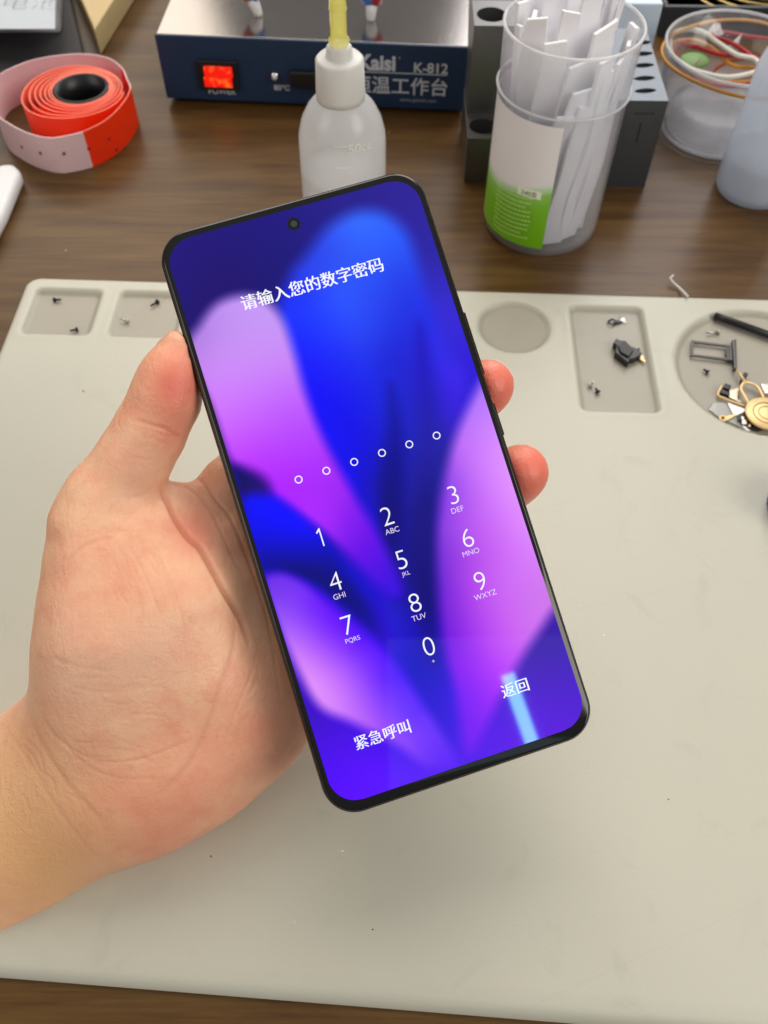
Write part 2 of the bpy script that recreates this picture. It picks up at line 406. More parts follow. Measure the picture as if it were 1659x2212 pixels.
tube('indicator_bezel', [led-hy*.0, led-hy*.0016], .0022, m_chrome, ht, 20); tube('indicator_lamp', [led-hy*.0013, led-hy*.0026], .0014, mat('clear_lens', (.8, .85, .9), .1), ht, 16)
put_text('temperature_lettering', '80℃', .003, m_white_ink, ht, hp(609, 189), hx, hz, .0002, .00004, height=hp(609, 183)[2]-hp(609, 195)[2])
face_box('selector_knob', 628, 150, 700, 183, 0, .004, m_black, ht, .0008)
put_text('maker_lettering', 'Kaisi', .008, m_white_ink, ht, hp(815, 135), hx, hz, .0002, .00030, height=hp(815, 117)[2]-hp(815, 152)[2], sx=.92)
put_text('maker_dot', '•', .003, m_white_ink, ht, hp(863, 125), hx, hz, .0002)
put_text('model_lettering', 'K-812', .005, m_white_ink, ht, hp(931, 147), hx, hz, .0002, .00010, height=hp(931, 136)[2]-hp(931, 158)[2])
face_box('printed_line', 745, 156.5, 966, 158.5, .0001, .0002, m_white_ink, ht, 0)
put_text('product_lettering', '恒温工作台', .010, m_white_ink, ht, hp(864, 185), hx, hz, .0002, .0001, height=hp(864, 167)[2]-hp(864, 205)[2])
put_text('address_lettering', 'www.gzkaisi.com', .003, mat('faded_print', L(150, 165, 185), .5), ht, hp(903, 217), hx, hz, .0002, .00002, height=hp(903, 212)[2]-hp(903, 222)[2])

# two small coloured nozzles standing on the hot plate
m_wpl = mottle(mat('white_plastic', L(225, 225, 228), .4), 50, .04)
m_nb = mottle(mat('blue_plastic', L(60, 110, 190), .4), 50, .1); m_nr = mottle(mat('red_plastic', L(170, 25, 45), .4), 50, .1)
def nozzle(px, py, lean, label, flip):
    b0 = G(px, py, HT); tp = b0+np.array([lean, .004, .034])
    o = empty('nozzle_figure', b0, label, 'figure', 'figures on the heater plate')
    P = [b0+(tp-b0)*k for k in np.linspace(0, 1, 9)]
    tube('tip', [P[0], P[0]*.6+P[1]*.4, P[1], P[2]], [.0020, .0024, .0028, .0034], m_wpl, o, 20)
    c = (P[3]+P[8])/2; s = .0028*(1 if flip else -1)
    tube('band', [q+hx*s*.8 for q in P[2:7]], [.003, .0042, .005, .0045, .003], m_nr, o, 20)
    tube('band', [q-hx*s*.8 for q in P[2:7]], [.003, .0045, .0052, .0045, .003], m_nb, o, 20)
    tube('cap', P[6:], [.0062, .006, .003], m_wpl, o, 20)
nozzle(560, 34, -.012, 'white pointed plastic leg with red and blue, leaning left, on left half of heater plate', False)
nozzle(801, 44, .002, 'upright white pointed plastic leg with blue and red, on heater plate right of yellow needle', True)

# ------------------------------------------------------------------ stepped holder and slotted rack
m_gun = mottle(mat('anodised_grey_metal', L(112, 112, 112), .33, .75), 70, .06, .15, 1200)
m_rack = mottle(mat('blue_grey_metal', L(98, 104, 110), .38, .7), 70, .06, .15, 1200)
Ys = .4178; x0 = .0405; x1 = .099
zl = PY(1002, 298, Ys)[2]; yb = G(1008, 247, zl)[1]; zu = PY(1012, 55, yb)[2]; yu = G(1018, 8, zu)[1]+.004
sh = prism('tool_stand', [(x0, Ys), (x1, Ys), (x1, yu), (x0, yu)], 0, zl, m_gun)
o2 = prism('t2', [(x0+.0003, yb), (x1-.0003, yb), (x1-.0003, yu-.0003), (x0+.0003, yu-.0003)], zl-.01, zu, m_gun)
bm_ = sh.modifiers.new('u', 'BOOLEAN'); bm_.operation = 'UNION'; bm_.object = o2; bm_.solver = 'EXACT'; bpy.context.view_layer.update(); apply_mods(sh); bpy.data.objects.remove(o2, do_unlink=True)
cs = []
for (px, py, z) in ((1062, 31, zu), (1044, 272, zl)):
    c = G(px, py, z)
    for k in range(3):
        if c[0]+k*.022 < x1-.012: cs.append(fixn(lathe('c', [(0, -.012), (.0072, -.012), (.0072, .004), (0, .004)], c[0]+k*.022, c[1], m_gun, n=32, z0=z, smooth=False)))
carve(sh, cs); bevel(sh, .0005, 2)
tag(sh, 'dark grey stepped metal tool stand with round holes, left of the cotton-strip jar', 'tool stand')
xr0 = .0993; xr1 = G(1392, 405)[0]; Yr = .4147
zr = PY(1451, 218, Yr)[2]; yrb = G(1415, 62, zr)[1]
rk = prism('tool_rack', [(xr0, Yr), (xr1, Yr), (xr1, yrb), (xr0, yrb)], 0, zr, m_rack)
cs = []
for (px, py) in ((1394, 196), (1392, 169), (1390, 141), (1388, 116), (1386, 92)):
    c = G(px, py, zr); pts = [(c[0]+.0056*math.cos(a), c[1]+.0022*math.sin(a)*abs(math.sin(a))**.3+.0008*math.cos(a)) for a in np.linspace(0, 2*math.pi, 24, endpoint=False)]
    cs.append(prism('c', pts, zr-.02, zr+.003, m_rack))
a = PY(1392, 245, Yr); b = PY(1379, 287, Yr)
cs.append(prism('c', [(a[0]-.005, Yr-.002), (a[0]+.005, Yr-.002), (a[0]+.005, Yr+.0007), (a[0]-.005, Yr+.0007)], a[2]-.0004, a[2]+.0004, m_rack))
cs.append(prism('c', [(b[0]-.0004, Yr-.002), (b[0]+.0004, Yr-.002), (b[0]+.0004, Yr+.0007), (b[0]-.0004, Yr+.0007)], b[2]-.0055, b[2]+.0055, m_rack))
carve(rk, cs); bevel(rk, .0005, 2)
tag(rk, 'blue-grey metal rack with a column of pointed slots, between the paper-strip jar and clear tub', 'tool rack')

# ------------------------------------------------------------------ things at the far right
m_card = mottle(mat('pale_blue_card', L(205, 222, 238), .6), 80, .04)
Yc = .50; q0 = PY(1335, 64, Yc); q1 = PY(1419, 64, Yc); zt = PY(1425, 8, Yc)[2]
cb = prism('card_box', [(q0[0]-.01, Yc), (q1[0], Yc), (q1[0], Yc+.05), (q0[0]-.01, Yc+.05)], 0, zt, m_card, bev=.0008)
tag(cb, 'pale blue card box standing behind the slotted metal rack', 'box')
m_dark = mottle(mat('dark_grey_tray_plastic', L(44, 48, 54), .45), 40, .1, .1, 900)
Yd = .57; d0 = PY(1436, 14, Yd); 
bd = empty('parts_bin', (d0[0]+.1, Yd+.05, 0), 'dark grey parts bin behind the clear tub of rubber bands', 'bin')
prism('front_wall', [(d0[0], Yd), (d0[0]+.2, Yd), (d0[0]+.2, Yd+.003), (d0[0], Yd+.003)], 0, d0[2], m_dark, bd, .0008)
prism('back_wall', [(d0[0], Yd+.097), (d0[0]+.2, Yd+.097), (d0[0]+.2, Yd+.1), (d0[0], Yd+.1)], 0, d0[2]+.01, m_dark, bd, .0008)
prism('side_wall', [(d0[0], Yd+.0032), (d0[0]+.003, Yd+.0032), (d0[0]+.003, Yd+.0968), (d0[0], Yd+.0968)], 0, d0[2], m_dark, bd, .0008)
prism('side_wall', [(d0[0]+.197, Yd+.0032), (d0[0]+.2, Yd+.0032), (d0[0]+.2, Yd+.0968), (d0[0]+.197, Yd+.0968)], 0, d0[2], m_dark, bd, .0008)
prism('bottom', [(d0[0]+.0032, Yd+.0032), (d0[0]+.1968, Yd+.0032), (d0[0]+.1968, Yd+.0968), (d0[0]+.0032, Yd+.0968)], 0, d0[2]-.02, m_dark, bd)
m_brass = mottle(mat('brass_wire', L(196, 170, 110), .3, .9), 90, .1)
P = []
for k in range(70):
    a = k*.55; P.append(np.array([d0[0]+.09+.06*math.cos(a)+.0006*k, Yd+.045+.03*math.sin(a*1.02), d0[2]-.016+.0003*k]))
tag(tube('wire_coil', catmull(P, 3), .0009, m_brass, n=6), 'loose coil of brass-coloured wire inside the dark grey parts bin', 'wire')

# clear tub with rubber bands
tX, tY = .2085, .4705
c0 = G(1545, 364); tR0, tR1, tH = .036, .0395, .047
def fit_tub():
    best = None; rng = np.random.default_rng(3); p = np.array([.19, .46, .036, .040, .045]); t = np.linspace(0, 2*np.pi, 90)
    def cost(p):
        a = pj(np.stack([p[0]+p[2]*np.cos(t), p[1]+p[2]*np.sin(t), 0*t], -1)); b = pj(np.stack([p[0]+p[3]*np.cos(t), p[1]+p[3]*np.sin(t), 0*t+p[4]], -1))
        return (a[:, 0].min()-1421)**2+(a[:, 1].max()-364)**2+(b[:, 0].min()-1431)**2+(b[:, 1].min()-29)**2+((b[:, 1].max()-168)*.7)**2+((p[2]-.034)*4000)**2
    e = cost(p)
    for i in range(6000):
        q = p+rng.normal(size=5)*.008*.999**i; E = cost(q)
        if E < e: p, e = q, E
    return p
tX, tY, tR0, tR1, tH = fit_tub()
print('TUB', tX, tY, tR0, tR1, tH)
m_tub = plastic('clear_plastic_tub', (.92, .94, .97, 1), .978, .22, .5, .12, 1.1)
m_tubrim = plastic('clear_plastic_rim', (.9, .93, .97, 1), .62, .3, .6, .15, 1.2)
tu = empty('plastic_tub', (tX, tY, 0), 'round clear plastic tub with rubber bands in it, right of the slotted rack', 'tub')
lathe('wall', [(tR0-.004, .0), (tR0, .0015), (tR0, .004), (tR0+.0004, tH*.45), (tR1-.0008, tH*.55), (tR1, tH), (tR1-.0012, tH), (tR1-.002, tH*.56), (tR0-.001, tH*.46), (tR0-.0016, .004), (tR0-.004, .0022)], tX, tY, m_tub, tu, 96)
lathe('bottom', [(0, .0012), (tR0-.0045, .0012), (tR0-.0045, .0022), (0, .0022)], tX, tY, m_tub, tu, 64)
a_ = np.linspace(0, 2*np.pi, 97)[:-1]
tube('rim', np.stack([tX+tR1*np.cos(a_), tY+tR1*np.sin(a_), 0*a_+tH], -1), .0008, m_tubrim, tu, 8, True)
tube('base_ring', np.stack([tX+(tR0-.004)*np.cos(a_), tY+(tR0-.004)*np.sin(a_), 0*a_+.003], -1), .0009, m_tubrim, tu, 8, True)
m_rw = mottle(mat('white_rubber', L(226, 226, 215), .5), 50, .05); m_rr = mottle(mat('red_rubber', L(176, 28, 36), .45), 50, .08); m_ro = mottle(mat('orange_rubber', L(214, 150, 50), .5), 50, .08)
def band(pts, r, m, label, zoff=0, g='rubber bands in the clear tub'):
    P = catmull([np.array(q) for q in pts], 10, True)
    tag(tube('rubber_band', P, r*.8, m, None, 8, True, 1.2), label, 'rubber band', g)
def tb_(dx, dy, z): return (tX+dx, tY+dy, z)
zt_ = tH*.60
band([G(1438, 165, .030) if False else tb_(-(tR1+.0008)*math.cos(a), -(tR1+.0008)*math.sin(a), tH*.88+.002*math.sin(2*a)) for a in np.linspace(0, 2*math.pi, 12, endpoint=False)], .0010, m_ro, 'orange rubber band stretched round the outside of the clear tub')
def pxb(lst): return [G(x, y, z) for x, y, z in lst]
band(pxb([(1447, 100, .034), (1452, 75, .037), (1480, 64, .038), (1515, 68, .037), (1550, 92, .034), (1590, 118, .033), (1630, 128, .033), (1640, 150, .032), (1600, 164, .030), (1555, 166, .029), (1500, 152, .028), (1470, 135, .030), (1453, 120, .032)]), .0015, m_rw, 'thick white rubber band looped over the others in the clear tub')
band(pxb([(1458, 118, .03), (1462, 92, .033), (1500, 100, .031), (1560, 118, .031), (1620, 122, .031), (1655, 138, .03), (1640, 172, .027), (1585, 186, .024), (1530, 180, .023), (1490, 162, .025), (1466, 142, .028)]), .0013, m_rr, 'red rubber band sagging nearest the front wall of the clear tub')
band(pxb([(1530, 78, .032), (1560, 84, .034), (1600, 104, .034), (1635, 130, .033), (1660, 138, .032), (1690, 120, .03), (1680, 90, .028), (1610, 78, .028), (1560, 70, .028)]), .0013, m_rr, 'red rubber band at the back right of the clear tub')
band(pxb([(1450, 100, .026), (1470, 88, .028), (1505, 88, .028), (1540, 105, .028), (1580, 140, .028), (1640, 150, .027), (1640, 172, .024), (1590, 178, .022), (1520, 168, .02), (1470, 140, .022)]), .0012, m_ro, 'thin orange rubber band crossing under the white one in the clear tub')
band(pxb([(1540, 160, .02), (1560, 140, .022), (1600, 128, .024), (1650, 130, .025), (1660, 150, .022), (1620, 165, .02), (1575, 170, .02)]), .001, mat('dark_orange_rubber', L(200, 84, 36), .5), 'small dark orange rubber band in the middle of the clear tub')
m_gr = mottle(mat('green_plastic_disc', L(110, 165, 60), .5), 60, .08)
g0 = G(1490, 130, .017)
gd = lathe('green_disc', [(0, 0), (.0075, 0), (.008, .0004), (.008, .0008), (.0075, .0012), (0, .0012)], g0[0]+.003, g0[1], m_gr, n=32, z0=.0165)
tag(gd, 'small green plastic disc under the rubber bands in the clear tub', 'disc')
a0 = G(1495, 148, .019); a1 = G(1512, 127, .024)
tag(tube('match_stick', [a0, a1], .0009, mat('pale_wood_stick', L(220, 210, 170), .6), n=6), 'short cream stick over the green disc in the clear tub', 'stick')
for (px, py, s, lb) in ((1595, 95, .006, 'crumpled white scrap at the back of the clear tub, right of the white band'), (1548, 70, .005, 'folded white scrap at the back wall of the clear tub')):
    c = G(px, py, .03); P = [c+np.array([random.uniform(-s, s), random.uniform(-s, s), random.uniform(-s, s)]) for _ in range(5)]
    o = fixn(obj('paper_scrap', P+[c+np.array([0, 0, s])], [(0, 1, 5), (1, 2, 5), (2, 3, 5), (3, 4, 5), (4, 0, 5), (0, 2, 1), (0, 3, 2), (0, 4, 3)], m_wpl)); tag(o, lb, 'paper', 'white scraps in the clear tub')
# added hazy filler under the bands, imitating whitish reflections low in the tub
o = lathe('haze_insert', [(0, 0), (.026, 0), (.027, .004), (.026, .0135), (.02, .0145), (0, .015)], tX, tY, plastic('reflection_haze', (.9, .9, .93, 1), .84, .25, .6, .3), n=48, z0=.0024)
tag(o, 'added hazy insert imitating whitish reflections at the bottom of the clear tub', 'insert')

# translucent bottle at the right edge
m_bot = plastic('milky_polythene', (.86, .87, .88, 1), .36, .12, .6, .25, .9)
m_botb = plastic('bluish_polythene', (.80, .87, .97, 1), .26, .10, .6, .25, .9)
rX, rY, rR = .1928, .4140, .0196
rb = empty('squeeze_bottle', (rX, rY, 0), 'bluish translucent squeeze bottle cut off by the right edge of the picture', 'bottle')
lathe('body', [(0, 0), (rR-.003, 0), (rR-.0008, .0012), (rR, .004), (rR-.0002, .02), (rR-.0006, .045), (rR-.0006, .064), (rR-.0022, .071), (rR-.007, .077), (rR-.0095, .079)], rX, rY, m_botb, rb, 72)
lathe('collar', [(rR-.0095, .0785), (rR-.0075, .0785), (rR-.0075, .092), (rR-.0085, .0935), (0, .0935)], rX, rY, m_bot, rb, 48)
lathe('liquid', [(0, .002), (rR-.0035, .002), (rR-.0018, .005), (rR-.0018, .022), (0, .022)], rX, rY, plastic('clear_flux', (.88, .92, .97, 1), .45, .2, .5), rb, 48)

# ------------------------------------------------------------------ needle bottle
d1 = .392; pc = W(738, 262, d1); bX, bY = pc[0], pc[1]; shz = pc[2]; bR = .0197
print('BOTTLE', bX, bY, shz)
def zat(px, py, X, Y):  # height on the vertical axis seen at this row
    zs = np.linspace(0, .25, 1200); q = pj(np.stack([zs*0+X, zs*0+Y, zs], -1)); return zs[np.argmin(abs(q[:, 1]-py))]
zc0 = zat(0, 205, bX, bY); zc1 = zat(0, 122, bX, bY)
nb = empty('needle_bottle', (bX, bY, 0), 'milky white needle bottle with yellow tip standing behind the phone', 'bottle')
body = [(0, 0), (bR-.003, 0), (bR-.0008, .001), (bR, .0035), (bR-.0002, .03), (bR-.0003, zc0-.022), (bR-.0006, zc0-.017), (bR-.0022, zc0-.011), (bR-.005, zc0-.0055), (bR-.0082, zc0-.0018), (bR-.0105, zc0)]
lathe('body', body, bX, bY, m_bot, nb, 80)
lathe('liquid', [(0, .002), (bR-.004, .002), (bR-.0014, .005), (bR-.0014, .046), (0, .046)], bX, bY, plastic('bottle_liquid', (.93, .94, .94, 1), .5, .2, .5), nb, 64)
cR = .0104
lathe('collar', [(cR-.001, zc0-.0014), (cR, zc0-.0014), (cR+.0001, zc0+.002), (cR-.0004, zc1-.0012), (cR-.0016, zc1), (.0062, zc1), (.0056, zc1+.0008), (.0052, zc1+.004), (.0042, zc1+.005), (0, zc1+.005)], bX, bY, mottle(mat('white_polypropylene', L(216, 216, 214), .42, Subsurface_Weight=.2, Subsurface_Radius=(.004, .004, .004)), 60, .03), nb, 64)
m_yel = plastic('yellow_luer_plastic', tuple(lin((252, 246, 140)))+(1,), .42, .2, .6, .12, 1.2)
zh = zat(0, 93, bX, bY)
lathe('needle_hub', [(0, zh-.001), (.0032, zh-.001), (.0040, zh), (.0045, zh+.0015), (.0034, zh+.003), (.0033, zh+.013), (.0037, zh+.0135), (.0034, zh+.015), (.0030, zh+.022), (.0026, zh+.026), (.0022, zh+.030), (0, zh+.030)], bX, bY, m_yel, nb, 12, smooth=False)
tube('needle', [(bX, bY, zh+.029), (bX, bY, zh+.058)], .0006, m_chrome, nb, 10)
m_emb = mat('embossed_mark', L(240, 238, 230), .3)
def bend_text(name, body_, size, m, parent, X, Y, R, px, py, height, offset=0., tilt=0.):
    a0, z0 = cyl_hit(px, py, X, Y, R); v, f = text_geo(body_, size, offset); v = v*(height/np.ptp(v[:, 1]))
    a = a0+v[:, 0]/R; w = np.stack([X+(R+.00012)*np.cos(a), Y+(R+.00012)*np.sin(a), z0+v[:, 1]+v[:, 0]*tilt], -1)
    return obj(name, w, f, m, parent)
bend_text('volume_lettering', '50cc', .004, m_emb, nb, bX, bY, bR, 779, 318, .0042)
for (px, py, w) in ((737, 318, .003), (739, 364, .0028)):
    a0, z0 = cyl_hit(px, py, bX, bY, bR)
    v = [(bX+(bR+.0001)*math.cos(a0+s/bR), bY+(bR+.0001)*math.sin(a0+s/bR), z0+k) for k in (0, .0004) for s in np.linspace(-w, w, 8)]
    obj('scale_mark', v, [(i, i+1, i+9, i+8) for i in range(7)], m_emb, nb)

# ------------------------------------------------------------------ jar with paper strips
jX, jY, j0, j1, jH = .0778, .3847, .0283, .0295, .0998
m_jar = plastic('frosted_clear_plastic', (.96, .97, 1, 1), .93, .28, .6, .2, .9)
jar = empty('plastic_jar', (jX, jY, 0), 'tall frosted plastic jar with a white and green label, full of paper strips', 'jar')
zn = .0735
prof = [(0, .0008), (j0-.004, .0008), (j0-.0022, .0), (j0-.0006, .0015), (j0, .005), (j0+.0004, zn-.001), (j0+.0013, zn), (j0+.0006, zn+.0012), (j1, jH-.001), (j1, jH), (j1-.001, jH), (j1-.0012, jH-.001), (j0-.0003, zn), (j0-.001, .005), (j0-.002, .002), (0, .002)]
lathe('wall', prof, jX, jY, m_jar, jar, 96)
m_rim = plastic('jar_rim_plastic', (.93, .93, .95, 1), .25, .3, .6, .15, 1.)
tube('rim', np.stack([jX+j1*np.cos(a_), jY+j1*np.sin(a_), 0*a_+jH], -1), .0007, m_rim, jar, 8, True)
tube('neck_ridge', np.stack([jX+(j0+.0012)*np.cos(a_), jY+(j0+.0012)*np.sin(a_), 0*a_+zn], -1), .0006, m_rim, jar, 8, True)
RL = j0+.0007
aR, zb = cyl_hit(1176, 538, jX, jY, RL); aR2, ztop = cyl_hit(1212, 277, jX, jY, RL)
aR = (aR+aR2)/2; aL = aR-math.radians(128)
na, nz_ = 90, 140
v = []; col = []
for j in range(nz_+1):
    for i in range(na+1):
        s = i/na; k = j/nz_; a = aL+(aR-aL)*s; z = zb+(ztop-zb)*k
        v.append((jX+RL*math.cos(a), jY+RL*math.sin(a), z))
        sw_ = .56-.16*math.sin(math.pi*(.15+.8*s))*1.0+.06*(1-s)  # swoosh height
        white = np.array([236, 234, 238.]); pale = np.array([186, 222, 176.]); lg = np.array([142, 202, 92.]); gr = np.array([116, 186, 24.])
        def sm(x, w=.012): return 1/(1+math.exp(-max(-60, min(60, x/w))))
        c = gr+(lg-gr)*sm(k-(sw_-.13), .03); c = c+(pale-c)*sm(k-(sw_-.04), .006); c = c+(white-c)*sm(k-sw_-.01, .008)
        col.append(lin(c))
f = [(j*(na+1)+i, j*(na+1)+i+1, (j+1)*(na+1)+i+1, (j+1)*(na+1)+i) for j in range(nz_) for i in range(na)]
m_lab = mat('printed_label', (1, 1, 1), .35); n, l, p = nodes(m_lab); at = n.new('ShaderNodeAttribute'); at.attribute_name = 'print'; l.new(at.outputs['Color'], p.inputs['Base Color'])
lab = obj('label', v, f, m_lab, jar, True); set_attr(lab, 'print', np.array(col))
m_labw = mat('label_white_print', L(238, 244, 226), .4); m_labg = mat('label_green_print', L(70, 110, 60), .4); m_labt = mat('label_faint_print', L(176, 216, 120), .4)
def lab_patch(name, px0, py0, w, h_, m, lift, parent):
    a0, z0 = cyl_hit(px0, py0, jX, jY, RL); Rr = RL+lift
    v = [(jX+Rr*math.cos(a0+s/RL), jY+Rr*math.sin(a0+s/RL), z0+k) for k in (-h_/2, h_/2) for s in np.linspace(-w/2, w/2, 12)]
    return obj(name, v, [(i, i+1, i+13, i+12) for i in range(11)], m, parent)
lab_patch('count_box', 1143, 418, .0115, .0042, m_labw, .00012, lab)
bend_text('count_lettering', '240支', .003, m_labg, lab, jX, jY, RL+.00012, 1143, 418, .0030)
aC, _ = cyl_hit(1120, 440, jX, jY, RL)
for r_ in range(10):
    zz = ztop*.0+zb+.0275-r_*.0024
    s = -.0150
    rr = random.Random(r_); lim = .0062-(.003 if r_ in (2, 8) else 0)
    v = []; f = []
    while s < lim:
        w = rr.uniform(.0008, .0016)
        for k in (-.00042, .00042):
            for q in (s, s+w): v.append((jX+(RL+.0001)*math.cos(aC+q/RL), jY+(RL+.0001)*math.sin(aC+.18+q/RL), zz+k))
        b_ = len(v)-4; f.append((b_, b_+1, b_+3, b_+2)); s += w+rr.uniform(.0003, .0006)
    obj('small_print', v, f, m_labt, lab)
m_pap = mottle(mat('white_paper', L(244, 243, 248), .7, Subsurface_Weight=.0), 60, .05, .3, 300)
strips = [(-.3, .0, 1.02, 7, 'leaning against the left wall of the jar'), (.55, -.012, .96, 9, 'widest, just right of the jar label'), (1.2, -.006, .90, 6, 'narrow, second from the label edge'), (.2, .010, 1.0, 8, 'crossing behind the jar label')]
sp_ = [  # x,y bottom; x,y top ; height ; width ; facing angle
    (-.004, -.019, .004, -.022, .080, .010, .15, 'wide white paper strip just right of the jar label, square top'),
    (.007, -.017, .012, -.020, .092, .008, .5, 'paper strip second from the label edge, leaning right'),
    (.014, -.012, .019, -.014, .088, .0075, .9, 'paper strip close to the right wall of the jar'),
    (-.012, -.008, -.018, -.012, .104, .009, -.4, 'tall paper strip behind the white of the label, near left wall'),
    (-.002, -.004, -.004, -.010, .108, .009, .1, 'torn-topped tall paper strip in the middle of the jar'),
    (.006, .002, .006, .004, .112, .010, .3, 'tallest paper strip, sticking up in the middle of the jar'),
    (.014, .004, .020, .006, .106, .009, 1.2, 'tall paper strip at the right side, its top above the rim'),
    (-.010, .010, -.014, .016, .105, .011, -.2, 'paper strip at the back left of the jar'),
    (.002, .014, .004, .021, .110, .012, .1, 'wide paper strip standing against the back wall of the jar'),
    (-.018, .002, -.023, .002, .096, .008, 1.4, 'paper strip flat against the left wall of the jar')]
more_ = [(-.006, -.021, -.001, -.0235, .070, .0095, .05, 'white paper strip touching the front wall of the jar beside its label'), (.003, -.0205, .007, -.0225, .074, .009, .3, 'paper strip in the front row, half behind the one at the label edge'),
    (.0105, -.0165, .015, -.018, .086, .009, .65, 'paper strip in the front row, third from the label edge'), (.017, -.009, .0225, -.010, .094, .009, 1.0, 'paper strip in the right part of the jar, pressed to the wall'),
    (.0205, -.002, .0245, -.001, .098, .009, 1.5, 'paper strip at the far right wall of the jar'), (.008, -.008, .010, -.012, .100, .010, .4, 'paper strip in the middle row behind the front ones'),
    (-.008, -.013, -.010, -.018, .098, .010, -.1, 'paper strip in the middle row behind the label'), (.013, .010, .017, .014, .104, .010, .8, 'paper strip at the back right of the jar')]
more_ += [(-.013, -.003, -.017, .000, .100, .010, 1.2, 'paper strip on the left side of the jar, second from the wall'), (-.004, .006, -.008, .009, .103, .011, -.1, 'paper strip in the back half of the jar, left of the middle'),
    (.011, -.003, .015, -.004, .097, .010, .8, 'paper strip right of the middle of the jar, in the inner row'), (.001, -.012, .002, -.016, .088, .011, .2, 'paper strip behind the square-topped one at the label edge'), (-.016, .008, -.020, .010, .101, .009, .5, 'paper strip at the back left wall of the jar, second one')]
for (ax, ay, bx, by, hh, w, ang, lb) in sp_+more_:
    ex = np.array([math.cos(ang), math.sin(ang), 0]); v = []; n_ = 14
    for k in range(n_+1):
        s = k/n_; c = np.array([jX+ax+(bx-ax)*s, jY+ay+(by-ay)*s, .003+hh*s]); c[1] += .0012*math.sin(s*5+ang*3); ww = w/2*1.28*(1-.05*math.sin(s*9+ang*5)-(.25*s**6)); c[:2] += .0004*np.array([math.sin(s*11+ang*11), math.cos(s*9+ax*900)])
        tw = ang+.2*s+.10*math.sin(s*5+bx*700); e_ = np.array([math.cos(tw), math.sin(tw), 0]); nn = np.array([-e_[1], e_[0], 0])*.0009
        top = .0028*math.sin(ang*7+bx*500) if k == n_ else 0
        v += [c-e_*ww-nn, c+e_*ww-nn+np.array([0, 0, top]), c+e_*ww+nn+np.array([0, 0, top]), c-e_*ww+nn]
    f = [(0, 1, 2, 3), (4*n_+3, 4*n_+2, 4*n_+1, 4*n_)]+[(4*k+q, 4*k+(q+1) % 4, 4*k+4+(q+1) % 4, 4*k+4+q) for k in range(n_) for q in range(4)]
    tag(bevel(fixn(obj('paper_strip', v, f, m_pap)), .0003, 2, 40), lb, 'paper strip', 'paper-wrapped strips in the plastic jar')

# ------------------------------------------------------------------ tape roll at the left
hR = .0205
m_or = mottle(mat('fluorescent_orange_tape', L(255, 52, 6), .38), 50, .04); n, l, p = nodes(m_or)
m_pk = mottle(mat('pink_white_backing', L(232, 200, 206), .5), 50, .04)
m_pi = mottle(mat('salmon_tape_inside', L(252, 122, 96), .45), 60, .06)
roll = empty('tape_roll', G(150, 260), 'loose roll of fluorescent orange tape with pinkish white backing', 'tape roll')
def strip_mesh(name, P, h_, mats, fm, thick=.0004, closed=False, parent=roll):
    P = np.asarray(P)[:, :2]; N = len(P); v = []; f = []; idx = []
    T = np.gradient(P, axis=0) if not closed else np.roll(P, -1, 0)-np.roll(P, 1, 0); T /= np.linalg.norm(T, axis=1)[:, None]+1e-12
    Nn = np.stack([T[:, 1], -T[:, 0]], -1)  # right side
    for i in range(N):
        for s, z in ((thick/2, 0), (thick/2, h_), (-thick/2, h_), (-thick/2, 0)):
            q = P[i]+Nn[i]*s; v.append((q[0], q[1], z+.0002))
    for i in range(N if closed else N-1):
        j = (i+1) % N
        for k in range(4): f.append((4*i+k, 4*i+(k+1) % 4, 4*j+(k+1) % 4, 4*j+k)); idx.append(fm(i, k))
    if not closed: f += [(0, 1, 2, 3), (4*N-1, 4*N-2, 4*N-3, 4*N-4)]; idx += [0, 0]
    o = obj(name, v, f, None, parent, True, mats=mats, fmat=idx)
    es = o.modifiers.new('es', 'EDGE_SPLIT'); es.split_angle = math.radians(50)
    return o
cc_ = G(174, 189, hR)[:2]; rc = (G(233, 189, hR)[0]-G(114, 189, hR)[0])/2
lathe('core', [(rc-.0004, 0), (rc-.0004, hR), (rc-.0016, hR), (rc-.0016, 0)], cc_[0], cc_[1], m_black, roll, 64, True)
lathe('core_disc', [(0, .0006), (rc-.0018, .0006)], cc_[0], cc_[1], m_black, roll, 48)
P = []; turns = 7; lw_ = G(36, 205, hR)[0]
rmaxL = cc_[0]-lw_; rmaxR = G(268, 190, hR)[0]-cc_[0]
for k in range(turns*64+1):
    t_ = k/64/turns; a = 2*math.pi*k/64
    rr = rc+.0004+(t_**1.5)*((rmaxL+rmaxR)/2-rc-.0006); cx_ = cc_[0]-(t_**1.7)*(rmaxL-rmaxR)/2; cy_ = cc_[1]-(t_**1.7)*.003
    w = 1+.02*math.sin(3*a+t_*9)*t_
    P.append((cx_+rr*w*math.cos(a), cy_+rr*w*math.sin(a)*(1-.04*t_)))
strip_mesh('wound_tape', P, hR-.0006, [m_or, m_pi], lambda i, k: 0 if k in (0,) else 1, .0007)
ptsf = [G(x, y, 0)[:2] for x, y in ((299, 268), (283, 300), (250, 334), (205, 359), (165, 370), (129, 374), (85, 363), (45, 342), (20, 321))]
ptsb = [G(x, y, hR)[:2] for x, y in ((-22, 205), (-12, 172), (20, 150), (80, 128), (165, 117), (228, 124), (262, 146), (275, 172))]
O = catmull(ptsf+ptsb, 10, True)
cut = int(len(O)*3.15/len(ptsf+ptsb))
tot = len(O)
strip_mesh('outer_wrap', O, hR, [m_or, m_pk, m_pi], lambda i, k: (0 if (i < cut or i > tot-22) else 1) if k == 2 or k == 0 else (2 if k == 1 and i < cut else 1), .0006, True)
